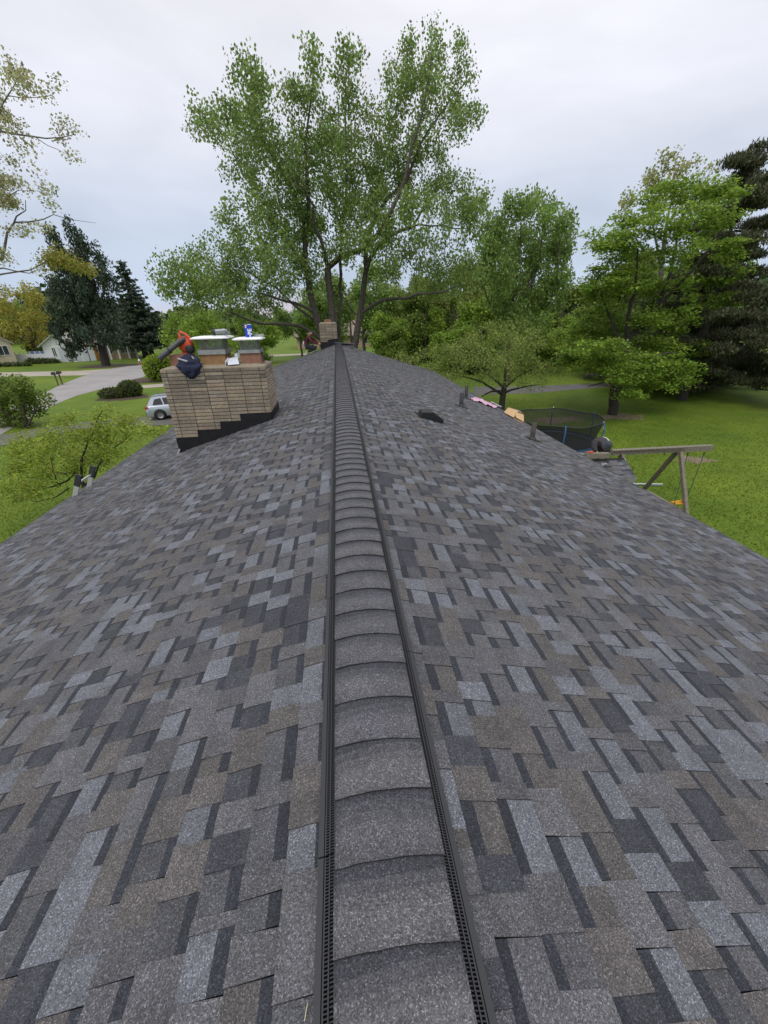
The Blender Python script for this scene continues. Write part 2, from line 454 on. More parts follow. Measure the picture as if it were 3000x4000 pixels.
# ------------------------------------------------------------------ the house under the camera
PITCH = 0.305; AP = math.atan(PITCH); CA, SA = math.cos(AP), math.sin(AP)
ZR = 4.425                      # apex of the roof deck
Y0, Y1 = -5.0, 25.6             # gable ends
RUN = {1: 5.72, -1: 5.50}       # eave distance right / left
house = thing('ranch_house', (0, 10, 0), 'low brick ranch house seen from its own ridge, new dark grey shingle roof', 'house')
def rp(side, y, v, w=0.0):      # roof point: v down the slope, w off it
    return Vector((side * (v * CA + w * SA), y, ZR - v * SA + w * CA))
M_HBR = mat('house_brick', (0.33, 0.25, 0.17), 0.9, noise=(5, 0.7, 1.2), bump=(40, 0.3))
M_TRIM = mat('white_trim', (0.7, 0.7, 0.68), 0.5)
b = MB()
b.box((0.1, 10.3, 1.28), (10.1, 29.6, 2.56))
b.prism([(-4.95, 2.56), (5.15, 2.56), (0, 4.3)], -4.5, -4.4); b.prism([(-4.95, 2.56), (5.15, 2.56), (0, 4.3)], 25.0, 25.1)
b.build('wall', M_HBR, house)
roof = MB()
for s in (1, -1):
    L = RUN[s] / CA
    roof.add([rp(s, Y0, 0, -.01), rp(s, Y1, 0, -.01), rp(s, Y1, L, -.01), rp(s, Y0, L, -.01),
              rp(s, Y0, 0.0, -.04), rp(s, Y1, 0.0, -.04), rp(s, Y1, L, -.04), rp(s, Y0, L, -.04)],
             [(0, 1, 2, 3), (7, 6, 5, 4), (0, 4, 5, 1), (1, 5, 6, 2), (2, 6, 7, 3), (3, 7, 4, 0)])
roof_o = roof.build('roof', M_VOID, house)
roof_o['label'] = 'low pitched gable roof in blended grey and brown laminated shingles'
b = MB()
for s in (1, -1):
    L = RUN[s] / CA
    b.bar(rp(s, Y0, L + .008, -.10), rp(s, Y1, L + .008, -.10), 0.022, 0.17)
    for y in (Y0, Y1):
        b.bar(rp(s, y, 0.02, -.10), rp(s, y, L, -.10), 0.022, 0.15)
    b.poly([(s * RUN[s], Y0, 2.55), (s * RUN[s], Y1, 2.55), (s * 4.9, Y1, 2.55), (s * 4.9, Y0, 2.55)])
b.build('fascia', M_TRIM, house)
b = MB()
for s in (1, -1):
    L = RUN[s] / CA
    b.bar(rp(s, Y0, L + .002, .004), rp(s, Y1, L + .002, .004), 0.035, 0.006)
b.build('drip_edge', M_VENT, house)

# laminated shingles: strips of a base sheet with thicker tabs, each tab and gap in its own granule blend
EXPO = 0.143
TABS = [((0.126, 0.126, 0.132), 25), ((0.104, 0.103, 0.108), 22), ((0.118, 0.109, 0.104), 22), ((0.160, 0.169, 0.186), 16), ((0.062, 0.065, 0.074), 15)]
GAPS = [((0.118, 0.118, 0.125), 30), ((0.092, 0.093, 0.099), 24), ((0.110, 0.102, 0.097), 18), ((0.154, 0.163, 0.179), 18), ((0.062, 0.065, 0.073), 10)]
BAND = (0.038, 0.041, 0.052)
def pick(r, L):
    t = r.uniform(0, sum(w for _, w in L))
    for c, w in L:
        t -= w
        if t <= 0: break
    q = r.uniform(.88, 1.12)
    return (c[0] * q, c[1] * q, c[2] * q * 1.035)
def strip_quads(r, u0, u1, v1=EXPO):
    """quads (4 points (u, v, w), tint) of one strip between u0 and u1; v down the slope, w off the course below.
    Every sheet starts flush under the course above (v = 0) and rides up to its butt edge (v = v1)."""
    Q = []; u = u0; gap = True
    def B(v): return .0004 + .0052 * max(v, 0) / v1 + (.03 * v if v < 0 else 0)
    def T(v): return .0012 + .0100 * max(v, 0) / v1 + (.03 * v if v < 0 else 0)
    H = -.03
    while u < u1 - 1e-6:
        n = min(u1, u + (r.choice((.08, .11, .14, .17, .20)) if gap else r.choice((.08, .11, .14, .17, .20, .24))) * r.uniform(.9, 1.1))
        if u1 - n < .035: n = u1
        if gap:
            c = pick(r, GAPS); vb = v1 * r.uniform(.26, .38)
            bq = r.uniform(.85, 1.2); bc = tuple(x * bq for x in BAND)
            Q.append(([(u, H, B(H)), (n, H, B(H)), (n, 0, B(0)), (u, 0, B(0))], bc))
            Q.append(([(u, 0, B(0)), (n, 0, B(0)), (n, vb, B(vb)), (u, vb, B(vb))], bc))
            Q.append(([(u, vb, B(vb)), (n, vb, B(vb)), (n, v1, B(v1)), (u, v1, B(v1))], c))
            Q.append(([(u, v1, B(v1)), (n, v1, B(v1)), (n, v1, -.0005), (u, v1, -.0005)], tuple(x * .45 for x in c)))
        else:
            k = 2 if (n - u > .18 and r.random() < .6) else 1
            s0, s1 = r.uniform(-.002, .005), r.uniform(-.002, .005)
            d = v1 + r.uniform(-.0012, .0015)
            for i in range(k):
                c = pick(r, TABS)
                ua, ub = u + (n - u) * i / k, u + (n - u) * (i + 1) / k
                a0 = ua + (s0 if i == 0 else 0); b0 = ub - (s1 if i == k - 1 else 0)
                Q.append(([(a0, H, T(H)), (b0, H, T(H)), (b0, 0, T(0)), (a0, 0, T(0))], c))
                Q.append(([(a0, 0, T(0)), (b0, 0, T(0)), (ub, d, T(d)), (ua, d, T(d))], c))
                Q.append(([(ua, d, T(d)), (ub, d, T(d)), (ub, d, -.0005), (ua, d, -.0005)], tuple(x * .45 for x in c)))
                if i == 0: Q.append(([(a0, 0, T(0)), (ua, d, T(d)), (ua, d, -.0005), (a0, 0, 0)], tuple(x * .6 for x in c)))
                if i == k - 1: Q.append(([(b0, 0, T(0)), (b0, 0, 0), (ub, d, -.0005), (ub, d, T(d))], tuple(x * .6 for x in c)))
        u = n; gap = not gap
    return Q
variants = []
for i in range(70):
    q = strip_quads(random.Random(100 + i), 0.0, 1.0)
    V = [(p[1], p[0], p[2]) for pts, _ in q for p in pts]      # local x down the slope, y along
    variants.append((q, None, V))
def variant_mesh(i):
    q, me, V = variants[i]
    if me is None:
        me = fast_mesh('shingle', np.array(V), np.arange(len(V)).reshape(-1, 4), M_SH, tint=np.array([c for _, c in q]))
        variants[i] = (q, me, V)
    return me
strips = []
for s in (1, -1):
    nc = int((RUN[s] / CA - 0.10) / EXPO) + 1
    for j in range(nc):
        v = RUN[s] / CA + 0.012 - (j + 1) * EXPO        # top of the exposed part
        if v < 0.09: continue
        y = Y0 - rnd.uniform(0, 1)
        while y < Y1:
            a, bb = max(y, Y0), min(y + 1.0, Y1)
            if bb - a > .05:
                full = (bb - a) > .999
                pr = [proj(rp(s, yy, vv)) for yy, vv in ((a, v), (bb, v), (bb, v + EXPO), (a, v + EXPO))]
                area = 0.0
                if all(p[2] > .1 for p in pr):
                    xs = [min(max(p[0], 0), 3000) for p in pr]; ys = [min(max(p[1], 0), 4000) for p in pr]
                    area = abs(sum(xs[i] * ys[(i + 1) % 4] - xs[(i + 1) % 4] * ys[i] for i in range(4))) / 2
                strips.append((area, s, a, bb, v, full))
            y += 1.0
strips.sort(key=lambda t: -t[0])
rest_v = []; rest_t = []; n_single = 0
roofw = wloc(roof_o)
for area, s, a, bb, v, full in strips:
    vi = rnd.randrange(len(variants))
    if full and n_single < 292 and area > 0:
        o = bpy.data.objects.new('shingle', variant_mesh(vi)); COL.objects.link(o); o.parent = roof_o
        p = rp(s, a if s > 0 else bb, v, 0)
        o.location = p - roofw
        o.rotation_euler = (0, AP, 0) if s > 0 else (0, AP, math.pi)
        n_single += 1
    else:
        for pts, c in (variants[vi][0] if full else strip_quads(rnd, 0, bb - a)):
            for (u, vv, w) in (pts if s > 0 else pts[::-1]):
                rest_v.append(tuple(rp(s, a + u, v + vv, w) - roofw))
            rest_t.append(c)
o = place('shingle_field', fast_mesh('shingle_field', np.array(rest_v), np.arange(len(rest_v)).reshape(-1, 4), M_SH, tint=np.array(rest_t)), roof_o)
o['kind'] = 'stuff'

# ridge vent (1.22 m lengths each side) and the ridge cap shingles over it
HALF = 0.157
def vent_mesh():
    L = 1.215; b = MB()
    # local: x outwards from the ridge, y along, z up; the grid leans outwards
    xa, xb, xc = HALF - 0.012, HALF + 0.030, HALF + 0.050
    za, zb = 0.052, 0.026
    b.bar((xc - .009, 0, 0.015), (xc - .009, L, 0.015), 0.018, 0.020, up=(.25, 0, 1))      # outer flange
    b.bar((xa + .012, 0, za - .004), (xa + .012, L, za - .004), 0.005, 0.006)
    xm = (HALF + xb) / 2 + .001; zm = (za + zb) / 2 - .004
    b.bar((xm, 0, zm), (xm, L, zm), 0.0035, 0.006)
    b.bar((xb, 0, zb - .002), (xb, L, zb - .002), 0.004, 0.006)
    n = 160
    for i in range(n):
        y = (i + .5) * L / n
        b.bar((xa, y, za - .003), (xb, y, zb - .002), 0.0026, 0.004)
    b.cm = 1
    b.poly([(xa - .1, 0, .012), (xc - .01, 0, 0.002), (xc - .01, L, 0.002), (xa - .1, L, .012)])  # black sheet standing in for the dark hollow under the grid
    return b.mesh('ridge_vent', [M_VENT, M_VOID])
VM = vent_mesh()
ZCAP = 4.47
for s in (1, -1):
    y = Y0 + (0.3 if s > 0 else 0.75); k = 0
    while y < 24.2:
        o = place('ridge_vent', VM, roof_o)
        zb = ZR - (HALF + .05) * PITCH + 0.012 + rnd.uniform(-.001, .001)
        if s > 0: o.location = Vector((rnd.uniform(-.0015, .0015), y, zb)) - roofw
        else:
            o.location = Vector((rnd.uniform(-.0015, .0015), y + 1.215, zb)) - roofw
            o.rotation_euler = (0, 0, math.pi)
        y += 1.219; k += 1
def cap_profile(x):
    t = abs(x) / HALF
    return -0.024 * (t ** 2.0)
def cap_mesh(seed):
    r = random.Random(seed); nx = 12; LEN = 0.30; ex = 0.1775; th = 0.0055
    V = []; F = []; T = []
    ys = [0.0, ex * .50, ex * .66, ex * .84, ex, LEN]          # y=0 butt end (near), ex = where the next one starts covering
    base = r.choice(((.118, .117, .122), (.113, .112, .117), (.123, .120, .122), (.110, .109, .116)))
    q = r.uniform(.95, 1.08); base = (base[0] * q, base[1] * q * 1.01, base[2] * q * 1.06)
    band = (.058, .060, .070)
    ey = [r.uniform(-.0011, .0011) for _ in range(nx + 1)]
    for j, y in enumerate(ys):
        for i in range(nx + 1):
            x = -HALF + 2 * HALF * i / nx
            z = cap_profile(x) + 0.013 * (1 - y / LEN) - .002
            V.append((x * (1.0 if j < 5 else .97), y + (ey[i] if j == 0 else 0.010 * math.sin(9 * x + seed) * (1 if j in (1, 2, 3) else 0)), z))
    for j in range(len(ys) - 1):
        for i in range(nx):
            a = j * (nx + 1) + i
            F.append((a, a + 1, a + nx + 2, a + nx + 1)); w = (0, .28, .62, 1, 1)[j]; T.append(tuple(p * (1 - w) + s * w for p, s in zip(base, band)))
    n0 = len(V)
    for i in range(nx + 1):
        V.append((V[i][0], V[i][1], V[i][2] - th - .003))
    for i in range(nx):
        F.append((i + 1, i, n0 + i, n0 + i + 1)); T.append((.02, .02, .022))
    for i0 in (0, nx):
        n1 = len(V)
        for j in range(len(ys)):
            p = V[j * (nx + 1) + i0]; V.append((p[0], p[1], p[2] - th))
        for j in range(len(ys) - 1):
            a, c = j * (nx + 1) + i0, (j + 1) * (nx + 1) + i0
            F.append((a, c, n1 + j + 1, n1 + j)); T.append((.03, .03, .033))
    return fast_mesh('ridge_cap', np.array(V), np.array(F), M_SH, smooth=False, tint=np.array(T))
CM = [cap_mesh(i) for i in range(9)]
y = 0.389 - 30 * 0.1775
while y < 24.25:
    o = place('ridge_cap', rnd.choice(CM), roof_o)
    o.location = Vector((rnd.uniform(-.003, .003), y + rnd.uniform(-.004, .004), ZCAP)) - roofw
    o.rotation_euler = (rnd.uniform(-.003, .003), rnd.uniform(-.008, .008), rnd.uniform(-.012, .012))
    y += 0.1775
# torn shingle ends where the ridge is still open by the far chimney
b = MB()
b.ct = (.10, .10, .11)
b.box((0.35, 24.45, 4.47), (1.15, 0.25, 0.03), (0.02, 0.07, 0.06))
b.box((0.75, 24.35, 4.33), (0.16, 0.22, 0.02), (0.25, 0.2, 0.3))
b.build('loose_shingle', M_SH, roof_o, tint=True)
b = MB(); b.box((0.45, 24.62, 4.39), (0.75, 0.12, 0.09), (0, .15, 0)); b.build('underlay_edge', M_FLASH, roof_o)

# ------------------------------------------------------------------ chimneys
def flue(parent, x0, x1, y0, y1, z0, z1, m):
    b = MB(); t = .03
    for (xa, xb, ya, yb) in ((x0, x1, y0, y0 + t), (x0, x1, y1 - t, y1), (x0, x0 + t, y0 + t, y1 - t), (x1 - t, x1, y0 + t, y1 - t)):
        b.box(((xa + xb) / 2, (ya + yb) / 2, (z0 + z1) / 2), (xb - xa, yb - ya, z1 - z0))
    b.cm = 1; b.box(((x0 + x1) / 2, (y0 + y1) / 2, z0 + .06), (x1 - x0 - 2 * t - .004, y1 - y0 - 2 * t - .004, .02))  # black plug painting the darkness inside the flue
    return b.build('flue', [m, M_VOID], parent)
def flue_cap(parent, x0, x1, y0, y1, z0, zc, zl, over=.12):
    """metal collar, expanded-metal sides and a white folded lid"""
    b = MB(); t = .012
    for (xa, xb, ya, yb) in ((x0 - t, x1 + t, y0 - t, y0), (x0 - t, x1 + t, y1, y1 + t), (x0 - t, x0, y0, y1), (x1, x1 + t, y0, y1)):
        b.box(((xa + xb) / 2, (ya + yb) / 2, (z0 + zc) / 2), (xb - xa, yb - ya, zc - z0))
        b.box(((xa + xb) / 2, (ya + yb) / 2, z0 - .002), (xb - xa + .012, yb - ya + .012, .008))
    b.build('cap_collar', M_GALV, parent)
    b = MB(); i = .03
    cx0, cx1, cy0, cy1 = x0 + i, x1 - i, y0 + i, y1 - i
    for (p, q) in (((cx0, cy0), (cx1, cy0)), ((cx1, cy0), (cx1, cy1)), ((cx1, cy1), (cx0, cy1)), ((cx0, cy1), (cx0, cy0))):
        L = math.hypot(q[0] - p[0], q[1] - p[1]); n = max(4, int(L / .030)); H = zl - zc; st = .030
        for k in range(-8, n + 1):
            for sgn in (1, -1):
                a0 = k * L / n; a1 = a0 + H * .62
                lo, hi = max(a0, 0), min(a1, L)
                if hi - lo < .005: continue
                z_lo, z_hi = zc + (lo - a0) / .62, zc + (hi - a0) / .62
                u0, u1 = (lo, hi) if sgn > 0 else (L - lo, L - hi)
                A = (p[0] + (q[0] - p[0]) * u0 / L, p[1] + (q[1] - p[1]) * u0 / L, z_lo); B = (p[0] + (q[0] - p[0]) * u1 / L, p[1] + (q[1] - p[1]) * u1 / L, z_hi)
                b.bar(A, B, .0035, .0035)
    b.build('cap_mesh', M_GALV, parent, fix=False)
    b = MB(); o = over; cz = zl
    X0, X1, YA, YB = x0 - o, x1 + o, y0 - o, y1 + o
    c = .07
    outer = [(X0 + c, YA), (X1 - c, YA), (X1, YA + c), (X1, YB - c), (X1 - c, YB), (X0 + c, YB), (X0, YB - c), (X0, YA + c)]
    mx, my = (X0 + X1) / 2, (YA + YB) / 2
    inner = [(mx + (p[0] - mx) * .8, my + (p[1] - my) * .8) for p in outer]
    n = 8
    vs = [(p[0], p[1], cz - .028) for p in outer] + [(p[0], p[1], cz - .010) for p in outer] + [(p[0], p[1], cz + .012) for p in inner] + [(mx, my, cz + .02)]
    fs = [(k, (k + 1) % n, n + (k + 1) % n, n + k) for k in range(n)] + [(n + k, n + (k + 1) % n, 2 * n + (k + 1) % n, 2 * n + k) for k in range(n)] + [(2 * n + k, 2 * n + (k + 1) % n, 3 * n) for k in range(n)] + [tuple(range(n - 1, -1, -1))]
    b.add(vs, fs)
    b.build('cap_lid', M_WHITE, parent)

BT = [(1, 1, 1), (1.1, 1.08, 1.02), (.9, .88, .86), (.8, .78, .76), (1.16, 1.1, 1.0), (.96, .92, .86), (1.05, .98, .9), (.68, .67, .65), (.55, .55, .54)]
brick_cache = {}
def brick_mesh(w, d, h, ti):
    key = (round(w, 3), round(d, 3), round(h, 3), ti)
    if key not in brick_cache:
        b = MB(); b.ct = BT[ti]; c = .004
        x, y, z = w / 2, d / 2, h / 2
        vs = []; 
        for sz, q in ((-z, c), (-z + c, 0), (z - c, 0), (z, c)):
            vs += [(-x + q, -y + q, sz), (x - q, -y + q, sz), (x - q, y - q, sz), (-x + q, y - q, sz)]
        fs = [(3, 2, 1, 0), (12, 13, 14, 15)] + [(4 * j + k, 4 * j + (k + 1) % 4, 4 * j + 4 + (k + 1) % 4, 4 * j + 4 + k) for j in range(3) for k in range(4)]
        b.add(vs, fs)
        brick_cache[key] = b.mesh('brick', M_BRICK, tint=True)
    return brick_cache[key]

def chimney(label, x0, x1, y0, y1, zb, zt, colw, first, course, stains, step_poly=None, side_flash=None):
    root = bpy.data.objects.new('chimney', None); COL.objects.link(root); root.parent = house
    root.location = Vector(((x0 + x1) / 2, (y0 + y1) / 2, zb)) - wloc(house)
    root['label'] = label
    W0 = wloc(root)
    b = MB(); r = .011
    b.box(((x0 + x1) / 2, (y0 + y1) / 2, (zb + zt) / 2 - .01), (x1 - x0 - 2 * r, y1 - y0 - 2 * r, zt - zb - .02))
    b.build('mortar_core', M_MORTAR, root)
    joint = .0125; depth = .05
    n = int((zt - zb) / course) + 1
    def put(cx, cy, cz, w, d):
        ti = rnd.randrange(7)
        if stains(cx, cy, cz): ti = rnd.choice((3, 3, 7, 7, 8, 2))
        o = place('brick', brick_mesh(w, d, course - joint, ti), root)
        o.location = Vector((cx + rnd.uniform(-.001, .001), cy + rnd.uniform(-.0025, .0025), cz)) - W0
    rest = MB()
    for k in range(n):
        cz = zt - (k + .5) * course
        x = x0; w = first
        while x < x1 - .03:                      # the face towards the camera
            e = min(x + w, x1)
            a, c = x + (0 if x == x0 else joint / 2), e - (0 if e >= x1 - .001 else joint / 2)
            if cz > zb + .0 and c - a > .02:
                zroof = ZR - PITCH * abs((a if x1 <= 0.3 else a)) - .05
                if cz > ZR - PITCH * abs(x if x < 0 else 0) - .10:
                    put((a + c) / 2, y0 + depth / 2, cz, c - a, depth)
            x = e; w = colw
        y = y0 + depth + joint; w = colw * .28 if k % 1 == 0 else colw
        while y < y1 - .02:                      # the right hand return
            e = min(y + w, y1)
            if cz > ZR - PITCH * abs(x1) - .05:
                put(x1 - depth / 2, (y + e - joint) / 2, cz, depth, e - joint - y)
            y = e; w = colw
        rest.ct = BT[rnd.randrange(7)]
        y = y0 + depth + joint
        while y < y1 - .02:
            e = min(y + colw, y1); rest.box((x0 + depth / 2, (y + e - joint) / 2, cz), (depth, e - joint - y, course - joint)); y = e
        x = x0 + depth + joint
        while x < x1 - depth - .02:
            e = min(x + colw, x1 - depth); rest.box(((x + e - joint) / 2, y1 - depth / 2, cz), (e - joint - x, depth, course - joint)); x = e
    o = rest.build('brick_field', M_BRICK, root, tint=True, fix=False); o['kind'] = 'stuff'
    return root

CY0, CY1, CX0, CX1, CZT = 8.355, 9.40, -3.45, -1.495, 5.0
def stain1(x, y, z):
    return (z > 4.82 and rnd.random() < .45) or (abs(x + 2.85) < .35 and z > 4.4 and rnd.random() < .6) or (abs(x + 2.15) < .2 and z > 4.75)
ch1 = chimney('wide buff brick chimney with three clay flues rising through the left slope', CX0, CX1, CY0, CY1, 2.9, CZT, 0.345, 0.115, 0.0695, stain1)
def c1(x, y): return (600 + x / 3.318, 1380 + y / 3.318)
b = MB()
sp = [at(*c1(*p), CY0 - .012) for p in ((297, 1100), (580, 1088), (568, 995), (872, 983), (860, 885), (1130, 873), (1117, 785), (1526, 763))]
sp = [(p.x, p.z) for p in sp]
sp[0] = (CX0 - .012, sp[0][1]); sp[-1] = (CX1 + .012, sp[-1][1])
bot = [(CX1 + .012, ZR + PITCH * (CX1 + .012) - .02), (CX0 - .012, ZR + PITCH * (CX0 - .012) - .02)]
b.prism(sp + bot, CY0 - .016, CY0 - .004)
zt_ = sp[-1][1]
b.prism([(CY0 - .016, zt_ - .30), (CY0 - .016, zt_), (CY1 + .02, zt_ + .02), (CY1 + .02, zt_ - .30)], CX1 + .002, CX1 + .014, 'x')
b.build('flashing', M_FLASH, ch1)
b = MB(); b.box((CX0 - .02, CY0 - .03, ZR + PITCH * CX0 + .03), (.03, .05, .12), (0, .5, .3)); b.build('flashing_corner', M_ALU, ch1)
b = MB()
oc = [(CX0 + .01, CY0 + .01), (CX1 - .07, CY0 + .01), (CX1 - .01, CY0 + .10), (CX1 - .01, CY1 - .08), (CX1 - .09, CY1 - .01), (CX0 + .12, CY1 - .01), (CX0 + .01, CY1 - .12)]
n = len(oc); mx, my = (CX0 + CX1) / 2, (CY0 + CY1) / 2
ic = [(mx + (p[0] - mx) * .86, my + (p[1] - my) * .72) for p in oc]
b.add([(p[0], p[1], CZT - .012) for p in oc] + [(p[0], p[1], CZT + .006) for p in oc] + [(p[0], p[1], CZT + .045) for p in ic],
      [(k, (k + 1) % n, n + (k + 1) % n, n + k) for k in range(n)] + [(n + k, n + (k + 1) % n, 2 * n + (k + 1) % n, 2 * n + k) for k in range(n)] + [tuple(range(2 * n, 3 * n))])
b.build('mortar_crown', M_CROWN, ch1)
FY0, FY1 = 8.60, 9.10
flue(ch1, -3.31, -2.93, FY0, FY0 + .34, CZT, 5.235, M_CLAY)
flue(ch1, -2.73, -2.265, FY0, FY1, CZT, 5.25, M_CLAY2)
flue(ch1, -1.975, -1.59, FY0, FY0 + .40, CZT, 5.26, M_CLAY)
flue_cap(ch1, -2.745, -2.25, FY0 - .01, FY1 + .01, 5.235, 5.315, 5.535, .10)
flue_cap(ch1, -1.99, -1.60, FY0 - .01, FY0 + .41, 5.24, 5.295, 5.50, .085)

# far chimney on the ridge
D2 = 25.2
def c5(x, y): return (1100 + x / 4.1475, 1150 + y / 4.1475)
q0, q1 = at(*c5(618, 620), D2), at(*c5(897, 600), D2)
KX0, KX1, KZT = q0.x, q1.x, at(*c5(750, 465), D2).z
ch2 = chimney('narrow stained brick chimney straddling the far end of the ridge', KX0, KX1, D2, D2 + .75, 3.7, KZT, (KX1 - KX0) * .37, (KX1 - KX0) * .37, .083, lambda x, y, z: rnd.random() < .8)
b = MB()
fp = [(at(*c5(*p), D2).x, at(*c5(*p), D2).z) for p in ((632, 772), (752, 768), (750, 735), (905, 712), (905, 800))]
fp[0] = (KX0 - .012, fp[0][1]); fp[3] = (KX1 + .012, fp[3][1]); fp[4] = (KX1 + .012, 4.1)
b.prism(fp + [(KX0 - .012, 3.9)], D2 - .02, D2 - .005)
b.prism([(D2 - .02, 4.1), (D2 - .02, fp[3][1]), (D2 + .8, fp[3][1]), (D2 + .8, 4.1)], KX1 + .003, KX1 + .014, 'x')
b.build('flashing', M_FLASH, ch2)
b = MB(); b.box(((KX0 + KX1) / 2, D2 + .375, KZT + .015), (KX1 - KX0 - .04, .70, .05), taper=.85); b.build('mortar_crown', M_CROWN, ch2)
f0, f1 = at(*c5(690, 445), D2 + .2), at(*c5(797, 445), D2 + .2)
flue(ch2, f0.x, f1.x, D2 + .2, D2 + .2 + (f1.x - f0.x), KZT, at(*c5(690, 403), D2 + .2).z, M_CLAY)
b = MB(); zt2 = at(*c5(690, 403), D2 + .2).z; zl2 = at(*c5(690, 343), D2 + .2).z
for x in (f0.x, f1.x):
    for y in (D2 + .2, D2 + .2 + f1.x - f0.x):
        b.tube([(x, y, zt2 - .03), (x, y, zl2)], .012, 6)
b.box(((f0.x + f1.x) / 2, D2 + .2 + (f1.x - f0.x) / 2, zl2), (.56, .56, .03))
b.build('cap_lid', M_FLASH, ch2)

# ------------------------------------------------------------------ porch roof beside the right eave
PX1, PY0, PYR, PZE, PP = 7.10, 8.50, 9.08, 2.10, 0.60
pa = math.atan(PP); PZR = PZE + PP * (PYR - PY0)
porch = MB()
for (ya, za, yb, zb) in ((PY0, PZE, PYR, PZR), (PYR, PZR, 2 * PYR - PY0, PZE)):
    porch.add([(5.1, ya, za - .012), (PX1, ya, za - .012), (PX1, yb, zb - .012), (5.1, yb, zb - .012), (5.1, ya, za - .05), (PX1, ya, za - .05), (PX1, yb, zb - .05), (5.1, yb, zb - .05)],
              [(0, 1, 2, 3), (7, 6, 5, 4), (0, 4, 5, 1), (1, 5, 6, 2), (2, 6, 7, 3), (3, 7, 4, 0)])
porch_o = porch.build('porch_roof', M_VOID, house)
porch_o['label'] = 'small porch roof reaching out past the right eave with fresh shingles'
pw = wloc(porch_o)
Ls = math.hypot(PYR - PY0, PZR - PZE); nP = int(Ls / EXPO)
for side in (0, 1):
    for j in range(nP):
        v0 = Ls + .01 - (j + 1) * EXPO
        for x in (5.12, 6.11):
            o = place('shingle', variant_mesh(rnd.randrange(len(variants))), porch_o)
            if side == 0:
                o.location = Vector((x, PYR - v0 * math.cos(pa), PZR - v0 * math.sin(pa))) - pw
                o.rotation_euler = Matrix(((0, 1, 0), (-math.cos(pa), 0, math.sin(pa)), (-math.sin(pa), 0, -math.cos(pa)))).to_euler() if False else (0, pa, -math.pi / 2)
            else:
                o.location = Vector((x + .99, PYR + v0 * math.cos(pa), PZR - v0 * math.sin(pa))) - pw
                o.rotation_euler = (0, pa, math.pi / 2)
b = MB()
b.box((6.1, PY0 - .012, PZE - .06), (2.0, .022, .12)); b.box((6.1, 2 * PYR - PY0 + .012, PZE - .06), (2.0, .022, .12))
b.bar((PX1 + .012, PY0, PZE - .05), (PX1 + .012, PYR, PZR - .05), .022, .06); b.bar((PX1 + .012, 2 * PYR - PY0, PZE - .06), (PX1 + .012, PYR, PZR - .06), .022, .12)
b.build('porch_trim', M_GALV, house)
for y in (PY0 + .1, 2 * PYR - PY0 - .1):
    b = MB(); b.box((PX1 - .12, y, (PZE - .03) / 2), (.11, .11, PZE - .03)); b.build('porch_post', M_TRIM, house)

# ------------------------------------------------------------------ things standing on the roof
b = MB()
def vpt(d, w, y): return rp(1, y, d, w)
vd0 = 1.62; vy = 8.02
root = thing('roof_vent', rp(1, vy + .2, vd0 + .2, 0), 'low black slant-back roof vent on the right slope', 'roof vent')
prof = [(0, .012), (0, .10), (.02, .112), (.21, .158), (.47, .072), (.485, .022), (.43, .022), (.40, .012)]
n = len(prof)
vs = [vpt(vd0 + d, w, vy) for d, w in prof] + [vpt(vd0 + d, w, vy + .38) for d, w in prof]
b.add(vs, [tuple(range(n)), tuple(range(2 * n - 1, n - 1, -1))] + [(i, (i + 1) % n, (i + 1) % n + n, i + n) for i in range(n)])
b.build('hood', mat('vent_hood', (0.016, 0.017, 0.019), 0.35), root)
b = MB(); vs = [vpt(vd0 + d, .014, y) for d, y in ((-.08, vy - .07), (.50, vy - .07), (.50, vy + .45), (-.08, vy + .45))]
vs += [v - Vector((0, 0, .006)) for v in vs]
b.add(vs, [(0, 1, 2, 3), (0, 4, 5, 1), (1, 5, 6, 2), (2, 6, 7, 3), (3, 7, 4, 0)]); b.build('flange', M_FLASH, root)
def vent_pipe(x, y, h, label, m):
    z = ZR - PITCH * x
    root = thing('vent_pipe', (x, y, z), label, 'pipe', 'plumbing vent pipes on the right slope')
    b = MB(); r = .060
    b.lathe([(r, z - .05), (r, z + h), (r - .008, z + h + .002), (r - .010, z + h - .002), (r - .010, z + h - .25)], 20, Matrix.Translation((x, y, 0)))
    b.cm = 1; b.lathe([(.001, z + h - .24), (r - .009, z + h - .24)], 20, Matrix.Translation((x, y, 0)))  # black disc painting the darkness down the bore
    b.build('pipe', [m, M_VOID], root)
    b = MB(); b.lathe([(r + .004, z + .075), (r + .012, z + .07), (r + .035, z + .015), (r + .05, z - .02)], 20, Matrix.Translation((x, y, 0)))
    b.build('rubber_boot', M_BLACK, root)
    b = MB(); vs = [rp(1, y + dy, x / CA + d, .016) for d, dy in ((-.14, -.14), (.19, -.14), (.19, .15), (-.14, .15))]
    vs += [v - Vector((0, 0, .008)) for v in vs]
    b.add(vs, [(0, 1, 2, 3), (0, 4, 5, 1), (1, 5, 6, 2), (2, 6, 7, 3), (3, 7, 4, 0)]); b.build('flange', M_FLASH, root)
M_PIPE = mat('cast_pipe', (0.020, 0.020, 0.021), 0.6, noise=(9, .7, 1.6))
M_PIPEB = mat('rusty_cast_pipe', (0.050, 0.040, 0.032), 0.65, noise=(8, .5, 1.5))
vent_pipe(3.46, 11.62, .40, 'black vent pipe just behind the slant-back vent', M_PIPE)
vent_pipe(4.46, 14.40, .45, 'black vent pipe beside the pink sheet near the eave', M_PIPE)
vent_pipe(4.54, 9.09, .42, 'brownish open-topped vent pipe nearest the porch roof', M_PIPEB)

